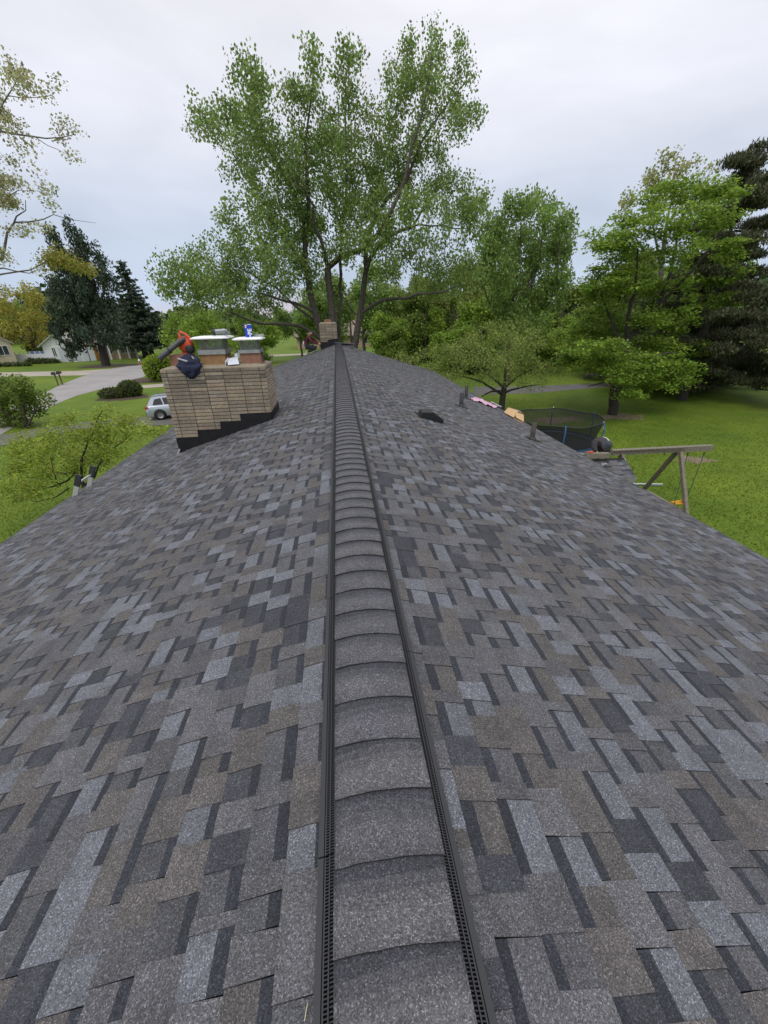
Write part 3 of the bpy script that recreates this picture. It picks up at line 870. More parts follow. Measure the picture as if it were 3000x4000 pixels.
def wavy(pts_a, pts_b, n, amp, seed, m=6, thick=.003):
    """a crumpled sheet between two polylines"""
    r = random.Random(seed); V = []
    def lerp(pl, t):
        f = t * (len(pl) - 1); i = min(int(f), len(pl) - 2); return pl[i].lerp(pl[i + 1], f - i)
    for i in range(n + 1):
        for k in range(m + 1):
            p = lerp(pts_a, i / n).lerp(lerp(pts_b, i / n), k / m)
            V.append(p + Vector((r.uniform(-1, 1) * amp * .3, r.uniform(-1, 1) * amp * .3, abs(r.gauss(0, 1)) * amp)))
    F = [(i * (m + 1) + k, i * (m + 1) + k + 1, (i + 1) * (m + 1) + k + 1, (i + 1) * (m + 1) + k) for i in range(n) for k in range(m)]
    return V, F
def rr_(px, py, lift=.02):
    d = ray(px, py); q = CAMPOS.z - ZR + PITCH * CAMPOS.x
    t = -(q) / (d.z + PITCH * d.x); p = CAMPOS + d * t
    return p + Vector((0, 0, lift))
V, F = wavy([rr_(1838, 1558), rr_(1862, 1556), rr_(1905, 1574), rr_(1945, 1592)], [rr_(1850, 1568), rr_(1880, 1576), rr_(1905, 1588), rr_(1935, 1598)], 12, .03, 3)
b = MB(); b.add(V, F, True); o = b.build('plastic_sheet', mat('pink_plastic', (0.72, 0.42, 0.58), 0.35), loc=rr_(1895, 1580))
tag(o, 'crumpled pink plastic sheet lying at the right eave', 'plastic sheet')
b = MB(); b.bar(rr_(1915, 1577, .03), rr_(1957, 1597, .03), .07, .03); o = b.build('strip', M_BLACK, loc=rr_(1935, 1585))
b2 = MB(); b2.bar(rr_(1918, 1575, .055), rr_(1957, 1594, .055), .05, .012); x = b2.build('foil_edge', M_ALU, o)
tag(o, 'black and silver flashing strip beside the pink sheet', 'strip')
M_CARD = mat('cardboard', (0.50, 0.33, 0.17), 0.85, noise=(5, .85, 1.1))
M_CARDD = mat('cardboard_dark', (0.26, 0.17, 0.09), 0.9)
root = thing('cardboard_box', rr_(2005, 1630, 0), 'opened tan cardboard box lying flat at the right eave', 'box')
def flap(name, pts, lift, m):
    q = [rr_(x, y, l) for (x, y), l in zip(pts, lift)]
    b = MB(); b.add(q + [p - Vector((0, 0, .012)) for p in q], [(0, 1, 2, 3), (7, 6, 5, 4), (0, 4, 5, 1), (1, 5, 6, 2), (2, 6, 7, 3), (3, 7, 4, 0)])
    b.build(name, m, root)
flap('flap', [(1968, 1616), (1984, 1602), (2022, 1622), (2006, 1637)], (.05, .10, .16, .05), M_CARD)
flap('flap', [(2012, 1625), (2044, 1634), (2046, 1652), (2014, 1637)], (.15, .12, .04, .06), M_CARD)
flap('box_side', [(1984, 1601), (2024, 1615), (2044, 1630), (2020, 1622)], (.10, .13, .12, .14), M_CARDD)
flap('box_base', [(1972, 1619), (1990, 1606), (2044, 1640), (2040, 1654)], (.012, .012, .012, .012), M_CARDD)

root = thing('ladder', (-6.0, 8.0, 0), 'aluminium ladder leaning on the left eave with padded rail tops', 'ladder')
for yy in (7.72, 8.22):
    b = MB(); b.bar((-6.75, yy, 0), (-5.18, yy, 3.16), .030, .085); b.build('rail', M_ALU, root)
    b = MB(); b.bar((-5.26, yy, 3.0), (-5.15, yy, 3.22), .042, .095); b.build('rail_pad', M_VENT, root)
for k in range(11):
    t = (k + .6) / 11.0
    b = MB(); b.bar((-6.75 + 1.57 * t, 7.73, 3.16 * t), (-6.75 + 1.57 * t, 8.21, 3.16 * t), .03, .03); b.build('rung', M_ALU, root)

# leaf blower standing on the left flue
M_RED = mat('orange_red_plastic', (0.60, 0.075, 0.025), 0.35, spec=0.5)
M_DK = mat('dark_plastic', (0.045, 0.050, 0.056), 0.5)
root = thing('leaf_blower', (-3.03, 8.72, 5.235), 'orange-red leaf blower with dark nozzle perched on the left chimney flue', 'leaf blower')
b = MB()
M = Matrix.Rotation(math.radians(90), 4, 'X') @ Matrix.Rotation(math.radians(20), 4, 'Y')
T = Matrix.Translation((-2.99, 8.72, 5.405))
b.lathe([(.001, -.085), (.10, -.085), (.132, -.06), (.138, 0), (.132, .055), (.10, .082), (.001, .085)], 24, T @ Matrix.Rotation(math.radians(90), 4, 'X'))
b.prism([(-3.075, 5.235), (-2.93, 5.235), (-2.95, 5.30), (-3.06, 5.30)], 8.67, 8.77)
b.prism([(-3.095, 5.40), (-3.125, 5.48), (-3.075, 5.555), (-2.97, 5.56), (-2.885, 5.50), (-2.87, 5.42), (-2.98, 5.40)], 8.655, 8.785)
b.build('housing', M_RED, root)
b = MB(); b.tube([(-3.06, 8.72, 5.53), (-3.075, 8.72, 5.615), (-3.05, 8.72, 5.645), (-2.96, 8.72, 5.60), (-2.89, 8.72, 5.52)], [.022, .022, .021, .02, .024], 10); b.build('handle', M_RED, root)
b = MB(); b.tube([(-3.035, 8.70, 5.60), (-3.00, 8.70, 5.585), (-2.955, 8.70, 5.545)], .013, 8); b.build('trigger', M_DK, root)
b = MB(); b.lathe([(.001, -.125), (.075, -.125), (.105, -.10), (.115, -.06), (.115, -.02)], 22, Matrix.Translation((-2.925, 8.73, 5.335)) @ Matrix.Scale(.82, 4) @ Matrix.Rotation(math.radians(90), 4, 'X') @ Matrix.Rotation(math.pi, 4, 'X'))
b.build('intake_guard', M_BLACK, root)
b = MB(); b.tube([(-2.97, 8.66, 5.515), (-3.05, 8.60, 5.470), (-3.25, 8.57, 5.335), (-3.255, 8.57, 5.330), (-3.47, 8.54, 5.185)], [.045, .048, .046, .054, .050], 18, caps=False)
b.cm = 1; b.tube([(-3.462, 8.541, 5.19), (-3.463, 8.541, 5.1895)], [.046, .046], 18)  # black disc painting the dark mouth of the nozzle
b.build('nozzle', [M_DK, M_VOID], root)
b = MB(); b.tube([(-3.245, 8.57, 5.338), (-3.268, 8.568, 5.322)], .058, 18); b.build('nozzle_ring', M_BLACK, root)

# navy jacket dropped over the chimney edge
M_NAVY = mat('navy_cloth', (0.016, 0.020, 0.050), 0.9, noise=(24, .7, 1.3), bump=(30, .4))
root = thing('jacket', (-2.88, 8.40, 5.03), 'crumpled navy jacket with a pale stripe hanging over the chimney edge', 'jacket')
b = MB(); V = []; F = []; nu, nv = 40, 26
for i in range(nv + 1):
    for k in range(nu):
        th = math.pi * i / nv; ph = 2 * math.pi * k / nu
        q = 1 + .09 * math.sin(5 * ph + 3 * th) + .06 * math.sin(9 * th + 2 * ph) + .05 * math.sin(11 * ph - 6 * th)
        x, y, z = .215 * q * math.sin(th) * math.cos(ph), .115 * q * math.sin(th) * math.sin(ph), .185 * q * math.cos(th)
        if z < 0: y = y * .8 - .055; x *= 1 + .25 * z / .19; z *= 1.12
        V.append((-2.885 + x, 8.40 + y, 5.055 + z))
for i in range(nv):
    for k in range(nu):
        F.append((i * nu + k, (i + 1) * nu + k, (i + 1) * nu + (k + 1) % nu, i * nu + (k + 1) % nu))
b.add(V, F, True); b.build('cloth', M_NAVY, root)
M_STRIPE = mat('grey_stripe', (0.45, 0.46, 0.49), 0.7)
b = MB(); b.bar((-3.045, 8.285, 5.20), (-2.875, 8.265, 5.148), .012, .026, up=(0, 0, 1)); b.build('stripe', M_STRIPE, root)
b = MB(); b.bar((-2.80, 8.33, 5.225), (-2.765, 8.325, 5.18), .012, .02); b.build('zip', M_ALU, root)

# nail guns
M_GUN = mat('cast_magnesium', (0.25, 0.26, 0.27), 0.4, 0.5)
def nail_gun(loc, rz, sc, label, tilt=0.0):
    root = thing('nail_gun', loc, label, 'nail gun', rz=rz); root.scale = (sc, sc, sc)
    b = MB()
    b.tube([(-.02, 0, .055), (.14, 0, .065)], [.042, .040], 14); b.tube([(.14, 0, .065), (.17, 0, .066)], [.030, .026], 12)
    b.build('gun_body', M_GUN, root, world=False)
    b = MB(); b.tube([(-.02, 0, .055), (-.065, 0, .055)], [.047, .040], 14); b.box((-.05, 0, .025), (.05, .05, .05)); b.build('head_cap', M_BLACK, root, world=False)
    b = MB(); b.bar((.02, 0, .055), (.05, .13, .04), .035, .03); b.build('grip', M_BLACK, root, world=False)
    b = MB(); b.box((.15, .07, .035), (.03, .13, .06)); b.lathe([(.001, 0), (.055, 0), (.058, .015), (.058, .04), (.05, .05), (.001, .05)], 16, Matrix.Translation((.13, .13, .005))); b.build('magazine', M_GUN, root, world=False)
    return root
nail_gun((-2.36, 8.70, 5.560), 0.1, 1.15, 'grey nail gun lying on the larger white chimney cap')
# blue carton on the smaller cap
M_BLUE = mat('blue_carton', (0.018, 0.065, 0.50), 0.45)
M_LET = mat('white_ink', (0.80, 0.82, 0.85), 0.6)
M_ORG = mat('orange_ink', (0.75, 0.28, 0.12), 0.6)
root = thing('carton', (-1.765, 8.70, 5.515), 'blue carton with white PE lettering standing on the smaller chimney cap', 'carton', rz=math.radians(12))
b = MB()
vs = [(-.062, -.03, -.01), (.058, -.03, -.018), (.058, .045, -.018), (-.062, .045, -.01), (-.072, -.03, .235), (.078, -.03, .228), (.078, .045, .228), (-.072, .045, .235)]
b.add(vs, [(3, 2, 1, 0), (4, 5, 6, 7), (0, 1, 5, 4), (1, 2, 6, 5), (2, 3, 7, 6), (3, 0, 4, 7)]); b.build('box', M_BLUE, root, world=False)
cu = bpy.data.curves.new('lettering', 'FONT'); cu.body = 'PE'; cu.size = .105; cu.extrude = .0008; cu.offset = .0035
tmp = bpy.data.objects.new('lettering_tmp', cu); COL.objects.link(tmp)
bpy.context.view_layer.update()
me = bpy.data.meshes.new_from_object(tmp.evaluated_get(bpy.context.evaluated_depsgraph_get())); bpy.data.objects.remove(tmp); me.name = 'lettering'
me.materials.clear(); me.materials.append(M_LET)
o = place('lettering', me, root, (.058, -.0325, .045), Matrix(((0, -1, 0), (0, 0, -1), (1, 0, 0))).to_euler())
b = MB(); b.cm = 0; b.tube([(-.035, -.031, .205), (-.035, -.033, .205)], .022, 14); b.cm = 1
b.tube([(-.035, -.0335, .205), (-.035, -.0345, .205)], .012, 12); b.tube([(-.04, -.031, .175), (-.04, -.033, .175)], .013, 12); b.build('emblem', [M_ORG, M_LET], root, world=False)
b = MB(); b.box((.02, -.031, .022), (.02, .004, .035)); b.box((.03, -.031, .225), (.07, .004, .012)); b.build('print', M_LET, root, world=False)
b = MB(); b.box((-1.60, 8.86, 5.535), (.19, .09, .03), (0, -.05, .1)); b.box((-1.60, 8.86, 5.555), (.17, .05, .012), (0, -.05, .1)); o = b.build('tool_tray', M_GALV, loc=(-1.6, 8.86, 5.52))
tag(o, 'pale grey metal tray behind the blue carton', 'tray')
# white offcuts of sheet metal between the flues
b = MB(); q = [Vector(p) for p in ((-2.245, 8.62, 5.145), (-2.045, 8.66, 5.165), (-1.985, 8.44, 5.055), (-2.185, 8.40, 5.048))]
b.add(q + [p + Vector((.004, .004, -.006)) for p in q], [(0, 1, 2, 3), (7, 6, 5, 4), (0, 4, 5, 1), (1, 5, 6, 2), (2, 6, 7, 3), (3, 7, 4, 0)])
b.box((-2.23, 8.52, 5.09), (.012, .22, .09), (.3, .2, 0))
o = b.build('sheet_offcut', mat('offcut_white', (.66, .69, .76), .4), loc=(-2.1, 8.5, 5.05)); tag(o, 'flat pale sheet-metal offcut leaning between the flues', 'sheet metal')
V, F = wavy([Vector((-2.16, 8.70, 5.05)), Vector((-2.13, 8.70, 5.16)), Vector((-2.05, 8.70, 5.225))], [Vector((-2.03, 8.66, 5.05)), Vector((-2.01, 8.66, 5.15)), Vector((-1.985, 8.66, 5.24))], 6, .02, 9, 4)
b = MB(); b.add(V, F); o = b.build('crumpled_foil', M_ALU, loc=(-2.07, 8.68, 5.1)); tag(o, 'crumpled piece of bright foil behind the offcut on the chimney', 'foil')
b = MB(); b.tube([(-1.575, 8.75, 5.24), (-1.555, 8.72, 5.15), (-1.55, 8.70, 5.06)], .018, 8); o = b.build('glove', M_BLACK, loc=(-1.56, 8.72, 5.15)); tag(o, 'dark rag hanging beside the right-hand clay flue', 'rag')

def rl_(px, py, lift):
    d = ray(px, py); p = CAMPOS - d * ((CAMPOS.z - ZR - PITCH * CAMPOS.x) / (d.z - PITCH * d.x))
    return p + Vector((0, 0, lift))
b = MB(); a_ = rl_(1204, 3925, .012); b.tube([a_, rl_(1199, 3955, .016), rl_(1192, 3995, .012)], .0012, 5); o = b.build('straw', mat('dry_straw', (.55, .48, .32), .8), loc=tuple(a_))
tag(o, 'single dry grass stalk lying beside the ridge vent close to the camera', 'straw')
# ------------------------------------------------------------------ people
def person(label, J, E, mats, root_loc, cap=None, extra=()):
    """J: joint -> (world position, radius, material index); E: bones; one continuous skinned body"""
    root = thing('person', root_loc, label, 'person')
    names = list(J); R = Vector(root_loc)
    me = bpy.data.meshes.new('body_cage')
    me.from_pydata([tuple(Vector(J[n][0]) - R) for n in names], [(names.index(a), names.index(c)) for a, c in E], [])
    o = bpy.data.objects.new('body_cage', me); COL.objects.link(o)
    md = o.modifiers.new('skin', 'SKIN'); md.use_smooth_shade = True
    for i, nme in enumerate(names):
        sv = me.skin_vertices[0].data[i]; rr = J[nme][1]
        sv.radius = tuple(1.3 * q for q in rr) if isinstance(rr, tuple) else (1.3 * rr, 1.3 * rr); sv.use_root = (nme == 'pelvis')
    sb = o.modifiers.new('sub', 'SUBSURF'); sb.levels = 2; sb.render_levels = 2
    bpy.context.view_layer.update()
    bm_ = bpy.data.meshes.new_from_object(o.evaluated_get(bpy.context.evaluated_depsgraph_get()))
    bpy.data.objects.remove(o)
    bm_.name = 'body'; bm_.materials.clear()
    for m in mats: bm_.materials.append(m)
    seg = [(Vector(J[a][0]) - R, Vector(J[c][0]) - R, J[c][2]) for a, c in E]
    for p in bm_.polygons:
        p.use_smooth = True
        c = p.center; best = (9, 0)
        for a, d, k in seg:
            ab = d - a; t = min(max((c - a).dot(ab) / max(ab.length_squared, 1e-9), 0), 1)
            dd = (c - (a + ab * t)).length
            if dd < best[0]: best = (dd, k)
        p.material_index = best[1]
    place('body', bm_, root)
    return root
def hand(root, wrist, direc, side, m, curl=.5):
    d = Vector(direc).normalized(); s = Vector(side); s = (s - d * s.dot(d)).normalized(); nrm = d.cross(s)
    w = Vector(wrist); b = MB()
    b.tube([w, w + d * .04, w + d * .085], [.026, .036, .032], 10)
    for k, (off, L) in enumerate(((-.030, .065), (-.010, .075), (.010, .070), (.028, .055))):
        p = w + d * .08 + s * off
        b.tube([p, p + d * L * .5 - nrm * L * .15 * curl, p + d * L * .85 - nrm * L * .5 * curl], [.009, .0085, .006], 6)
    p = w + d * .03 - s * .030
    b.tube([p, p + d * .03 - s * .025, p + d * .055 - s * .028 - nrm * .01], [.011, .010, .007], 6)
    b.build('hand', m, root)
SKIN = mat('skin', (0.36, 0.20, 0.13), 0.6)
M_MAROON = mat('maroon_shirt', (0.075, 0.016, 0.020), 0.9, noise=(15, .7, 1.3), bump=(20, .4))
M_TROU = mat('black_trousers', (0.014, 0.016, 0.020), 0.9, noise=(15, .7, 1.4), bump=(20, .4))
M_SHOE = mat('pale_shoe', (0.35, 0.35, 0.35), 0.7)
M_BCAP = mat('dark_cap', (0.016, 0.018, 0.028), 0.8)
M_JKT = mat('dark_jacket', (0.030, 0.026, 0.030), 0.9, noise=(15, .7, 1.4), bump=(20, .4))
M_WSH = mat('white_shirt', (0.75, 0.74, 0.72), 0.9, bump=(20, .3))
M_HAT = mat('bucket_hat', (0.040, 0.048, 0.062), 0.85, noise=(20, .8, 1.2))
DP = 24.7
def p7(x, y, dy=0.0):      # zoomed crop of the kneeling roofer
    return at(1150 + x / 8.295, 1250 + y / 8.295 + 2.0, DP + dy)
J = {'pelvis': (p7(385, 830), .15, 1), 'waist': (p7(395, 740), .13, 0), 'chest': (p7(430, 600), (.15, .17), 0), 'neck': (p7(490, 470), .065, 2), 'head': (p7(535, 415, -.02), .095, 2), 'crown': (p7(540, 345, -.02), .085, 2),
     'sh_n': (p7(440, 530, -.18), .075, 0), 'el_n': (p7(560, 690, -.22), .055, 0), 'wr_n': (p7(770, 760, -.12), .036, 0),
     'sh_f': (p7(480, 520, .18), .075, 0), 'el_f': (p7(640, 640, .22), .055, 0), 'wr_f': (p7(790, 735, .12), .036, 0),
     'hip_n': (p7(390, 870, -.12), .10, 1), 'kn_n': (p7(690, 900, -.16), .075, 1), 'an_n': (p7(440, 1015, -.16), .05, 1), 'toe_n': (p7(380, 1060, -.16), .045, 3),
     'hip_f': (p7(390, 860, .12), .10, 1), 'kn_f': (p7(720, 860, .16), .075, 1), 'an_f': (p7(620, 960, .18), .05, 1), 'toe_f': (p7(730, 970, .18), .045, 3)}
BON = [('pelvis', 'waist'), ('waist', 'chest'), ('chest', 'neck'), ('neck', 'head'), ('head', 'crown'), ('chest', 'sh_n'), ('sh_n', 'el_n'), ('el_n', 'wr_n'), ('chest', 'sh_f'), ('sh_f', 'el_f'), ('el_f', 'wr_f'),
       ('pelvis', 'hip_n'), ('hip_n', 'kn_n'), ('kn_n', 'an_n'), ('an_n', 'toe_n'), ('pelvis', 'hip_f'), ('hip_f', 'kn_f'), ('kn_f', 'an_f'), ('an_f', 'toe_f')]
base1 = p7(420, 1050)
w1 = person('person in maroon shirt and dark cap kneeling at the far chimney', J, BON, [M_MAROON, M_TROU, SKIN, M_SHOE], base1)
hd = Vector(J['head'][0])
b = MB(); b.ball(hd + Vector((-.01, 0, .075)), (.115, .10, .085), 14); b.tube([hd + Vector((.06, 0, .045)), hd + Vector((.19, -.01, .02))], [.065, .05], 10); b.build('cap', M_BCAP, w1)
b = MB(); b.ball(hd + Vector((.095, -.01, -.01)), (.02, .016, .02), 8); b.ball(hd + Vector((0, -.09, -.01)), (.018, .012, .03), 8); b.build('face', SKIN, w1)
hand(w1, J['wr_n'][0], p7(840, 770, -.12) - p7(770, 760, -.12), (0, -1, 0), SKIN); hand(w1, J['wr_f'][0], p7(840, 745, .1) - p7(790, 735, .12), (0, 1, 0), SKIN)
b = MB(); b.box(p7(350, 850, -.16), (.10, .06, .14), (0, .2, 0)); b.build('tool_pouch', mat('tan_leather', (.32, .2, .11), .7), w1)
b = MB(); b.box(p7(290, 720, .0), (.05, .10, .16), (0, .3, 0)); b.build('rag', M_WSH, w1)

DW = 9.75
def p6(x, y, dy=0.0): return at(2250 + x / 2.765, 1650 + y / 2.765, DW + dy)
J = {'pelvis': (p6(285, 200, .42), (.15, .13), 0), 'waist': (p6(280, 205, .30), (.14, .12), 4), 'chest': (p6(240, 232, .05), (.15, .13), 1), 'neck': (p6(305, 250, -.18), .065, 1), 'head': (p6(335, 262, -.28), .09, 2), 'crown': (p6(345, 262, -.36), .085, 2),
     'sh_n': (p6(205, 222, 0), .08, 1), 'el_n': (p6(193, 275, -.12), .065, 1), 'wr_n': (p6(225, 318, -.28), .036, 1),
     'sh_f': (p6(310, 215, .02), .075, 1), 'el_f': (p6(300, 290, -.05), .055, 1), 'wr_f': (p6(270, 325, -.22), .036, 1),
     'hip_n': (p6(255, 235, .46), .10, 0), 'kn_n': (p6(235, 345, .36), .08, 0), 'an_n': (p6(235, 400, .72), .05, 0), 'toe_n': (p6(235, 410, .84), .045, 3),
     'hip_f': (p6(315, 235, .46), .10, 0), 'kn_f': (p6(330, 345, .36), .08, 0), 'an_f': (p6(330, 400, .72), .05, 0), 'toe_f': (p6(330, 410, .84), .045, 3)}
w2 = person('person in dark jacket and bucket hat bent over work on the porch roof', J, BON, [M_TROU, M_JKT, SKIN, M_SHOE, M_WSH], p6(280, 345, .36))
hc = p6(338, 245, -.32)
Mh = (Matrix.Rotation(math.radians(35), 4, 'X') @ Matrix.Rotation(math.radians(12), 4, 'Y'))
b = MB(); b.lathe([(.138, -.040), (.140, -.035), (.105, .0), (.098, .05), (.083, .09), (.045, .108), (.001, .11)], 20, Matrix.Translation(hc) @ Mh); b.build('hat', M_HAT, w2)
b = MB(); b.ball(p6(280, 186, .30), (.17, .11, .075), 14); b.build('shirt_tail', M_WSH, w2)
b = MB(); hd = Vector(J['head'][0]); b.ball(hd + Vector((.0, -.07, -.06)), (.017, .018, .02), 8); b.build('face', SKIN, w2)
hand(w2, J['wr_n'][0], (.2, -.6, -.5), (1, 0, 0), SKIN); hand(w2, J['wr_f'][0], (-.1, -.7, -.5), (-1, 0, 0), SKIN)
b = MB(); c = at(2333, 1779, 8.95); b.box(c, (.62, .10, .13), (0, .045, .02)); o = b.build('toe_board', M_WOODG, loc=c)
tag(o, 'short weathered board fixed across the porch roof below the crouching person', 'board')
b2 = MB(); b2.box(at(2307, 1766, 8.95), (.13, .05, .03)); o = b2.build('chalk_box', M_RED, loc=at(2307, 1766, 8.95)); tag(o, 'small orange tool lying on the short board', 'tool')
pz = lambda y: PZR - PP * (PYR - y)
ng = nail_gun((6.30, 8.80, pz(8.80) + .03), 0.3, 1.1, 'black and white nail gun lying on the porch shingles')
for k in range(2):
    b = MB(); b.bar(at(2258, 1772 + 9 * k, 9.0), at(2286, 1774 + 9 * k, 9.0), .03, .025); o = b.build('roof_bracket', M_ALU, loc=at(2272, 1773 + 9 * k, 9.0))
    tag(o, ('upper', 'lower')[k] + ' bright metal bar beside the short board at the eave', 'bar', 'metal bars at the porch eave')

# ------------------------------------------------------------------ yard things on the right
sx = 10.5
root = thing('swing_set', (10.5, 11.0, 0), 'weathered timber swing set with a long top beam', 'swing set')
ap = Vector((sx, 11.08, 1.80))
b = MB(); b.bar(gz(2391, 1767, 1.85), gz(2780, 1748, 1.85), .14, .17); b.build('beam', M_WOODG, root)
b = MB(); b.bar(gz(2391, 1762, 1.93), gz(2685, 1748, 1.94), .05, .02); b.build('beam_plate', M_WOODD, root)
b = MB(); b.bar((sx, 10.04, 0), (sx, 11.02, 1.80), .10, .10, up=(1, 0, 0)); b.build('leg', M_WOODG, root)
b = MB(); b.bar((sx, 12.06, 0), (sx, 11.14, 1.80), .10, .10, up=(1, 0, 0)); b.build('leg', M_WOODD, root)
b = MB(); b.bar((sx + .003, 10.1, .07), (sx + .003, 12.0, .07), .09, .09); b.build('ground_beam', M_WOODG, root)
for px, L in ((2441, .10), (2598, .05), (2688, .06), (2752, .06)):
    t = gz(px, 1766, 1.78); b = MB(); b.tube([t, t - Vector((0, 0, .10))], .016, 6); b.build('hanger', M_BLACK, root)
for i in range(2):
    k = 8.6; b = MB(); b.bar((k - .9 * 0, 10.3 + 1.6 * i, 0), (k, 11.1, 1.80), .09, .09, up=(1, 0, 0)); b.build('leg', M_WOODG, root)
M_ROPE = mat('green_rope', (0.020, 0.060, 0.025), 0.7); M_YEL = mat('yellow_plastic', (0.62, 0.30, 0.02), 0.4)
root = thing('rope_swing', gz(2642, 1958, .35), 'yellow swing seat on green ropes under the timber beam', 'swing')
s0 = gz(2642, 1955, .35)
A0, A1 = gz(2688, 1768, 1.70), gz(2752, 1768, 1.70)
e0, e1 = gz(2632, 1975, .33), gz(2680, 1955, .33)
for a_, e_ in ((A0, e0), (A1, e1)):
    b = MB(); b.tube([a_, a_.lerp(e_, .5), e_], .013, 6); b.build('rope', M_ROPE, root)
b = MB(); b.box((e0 + e1) / 2 + Vector((-.05, 0, .01)), (.42, .18, .03), (0, .1, .2)); b.tube([(e0 + e1) / 2 + Vector((-.3, .03, .03)), (e0 + e1) / 2 + Vector((.2, .06, .05))], .035, 8); b.build('seat', M_YEL, root)
for k, (dz, col) in enumerate(((0, 0), (.09, 1))):
    a_, e_ = gz(2466, 1889 + 4 * k, .03 + .0 * dz), gz(2588, 1891 + 5 * k, .03)
    b = MB(); b.tube([a_, e_], .022, 8); o = b.build('metal_pole', (M_ALU, mat('green_steel', (.16, .26, .2), .4, .5))[k], loc=(a_ + e_) / 2)
    tag(o, ('bare silver', 'greenish')[k] + ' metal pole lying on the lawn below the porch', 'pole', 'poles on the lawn')
b = MB(); c = gz(2648, 2000, .05); b.box(c, (.34, .22, .06), (0, 0, .4)); o = b.build('toy_disc', mat('pale_blue', (.25, .42, .55), .4), loc=c); tag(o, 'pale blue plastic disc on the grass by the swing frame foot', 'toy')

TC = Vector((9.45, 16.65, 0)); TR = 1.85
root = thing('trampoline', TC, 'round trampoline with black safety net and blue poles behind the roof edge', 'trampoline')
M_BPAD = mat('blue_pad', (0.035, 0.125, 0.30), 0.5); M_BPADD = mat('dark_blue_pad', (0.012, 0.035, 0.085), 0.6); M_STEEL = mat('steel_tube', (.5, .5, .5), .35, .8)  # spring pad blue is darker than the pole blue
def ringpts(r, z, n=40): return [TC + Vector((r * math.cos(2 * math.pi * k / n), r * math.sin(2 * math.pi * k / n), z)) for k in range(n + 1)]
b = MB(); b.tube(ringpts(TR, .62), .03, 8, caps=False); b.build('frame_ring', M_STEEL, root)
b = MB(); b.lathe([(.001, .60), (TR - .28, .60)], 40, Matrix.Translation(TC)); b.build('jump_mat', M_VOID, root)
b = MB(); b.lathe([(TR - .28, .605), (TR - .27, .64), (TR - .02, .665), (TR + .04, .64)], 40, Matrix.Translation(TC)); b.build('spring_pad', M_BPADD, root)
netm = bpy.data.materials.new('net'); netm.use_nodes = True
nn = netm.node_tree.nodes; nn['Principled BSDF'].inputs['Base Color'].default_value = (.012, .014, .014, 1); nn['Principled BSDF'].inputs['Alpha'].default_value = .70; nn['Principled BSDF'].inputs['Roughness'].default_value = .9
b = MB(); n = 48; vs = []
for z, r in ((.64, TR - .22), (1.1, TR - .20), (1.66, TR - .03)):
    vs += [TC + Vector((r * math.cos(2 * math.pi * k / n), r * math.sin(2 * math.pi * k / n), z + (.03 * math.cos(6 * 2 * math.pi * k / n) if z > 1.5 else 0))) for k in range(n)]
b.add(vs, [(i * n + k, i * n + (k + 1) % n, (i + 1) * n + (k + 1) % n, (i + 1) * n + k) for i in range(2) for k in range(n)], True); b.build('net', netm, root, fix=False)
b = MB(); b.tube([TC + Vector(((TR - .03) * math.cos(2 * math.pi * k / 60), (TR - .03) * math.sin(2 * math.pi * k / 60), 1.66 + .03 * math.cos(6 * 2 * math.pi * k / 60))) for k in range(61)], .018, 6, caps=False); b.build('net_hem', M_BLACK, root)
for k in range(6):
    t = 2 * math.pi * (k + .17) / 6; u = Vector((math.cos(t), math.sin(t), 0))
    b = MB(); b.tube([TC + u * (TR + .04) + Vector((0, 0, .1)), TC + u * (TR + .05) + Vector((0, 0, 1.15)), TC + u * (TR + .09) + Vector((0, 0, 1.45)), TC + u * (TR - .02) + Vector((0, 0, 1.72))], .028, 8)
    pole = b.build('net_pole', M_BPAD, root)
    b = MB(); b.tube([TC + u * (TR + .06) + Vector((0, 0, 1.44)), TC + u * (TR - .02) + Vector((0, 0, 1.74))], .022, 8); b.build('pole_tip', M_WHITE if k % 2 else M_BPAD, pole)
    b = MB(); b.tube([TC + u * TR + Vector((0, 0, .60)), TC + u * (TR + .02)], .026, 8); b.build('leg', M_STEEL, root)

# ------------------------------------------------------------------ trees
def leaf_arrays(C, per, spread, size, mode, r, aspect=.42, dirs=None, lum=(.62, 1.38)):
    """leaf-sized quads round the cluster centres C (n,3)"""
    C = np.asarray(C); n = len(C)
    ci = np.repeat(np.arange(n), per); k = len(ci)
    sp = np.asarray(spread, dtype=float)
    off = r.normal(0, 1, (k, 3)); ln = np.linalg.norm(off, axis=1)[:, None]; off = off / ln * np.minimum(ln, 1.9) * sp
    P = C[ci] + off
    a = r.normal(0, 1, (k, 3))
    if mode == 'up': a = a * .55 + np.array([0, 0, 1.0])
    elif mode == 'flat': a[:, 2] = a[:, 2] * .25 - .15
    elif mode == 'droop': a = a * .7 + np.array([0, 0, -.6])
    elif mode == 'dir' and dirs is not None: a = a * .35 + dirs[ci]
    a /= np.linalg.norm(a, axis=1)[:, None]
    q = r.normal(0, 1, (k, 3))
    if mode == 'flat': q[:, 2] *= .25
    b = q - a * np.sum(a * q, 1)[:, None]; b /= np.linalg.norm(b, axis=1)[:, None]
    nn = np.cross(a, b)
    s = size * r.uniform(.55, 1.35, k)[:, None]
    V = np.stack([P - a * s * .5, P + b * s * aspect + nn * s * .08, P + a * s * .55 - nn * s * .06, P - b * s * aspect + nn * s * .08], 1).reshape(-1, 3)
    cl = r.uniform(.80, 1.20, n)[ci] * r.uniform(lum[0], lum[1], k)
    t = np.stack([cl * r.uniform(.85, 1.2, k), cl, cl * r.uniform(.7, 1.15, k)], 1)
    return V, np.arange(4 * k).reshape(-1, 4), t

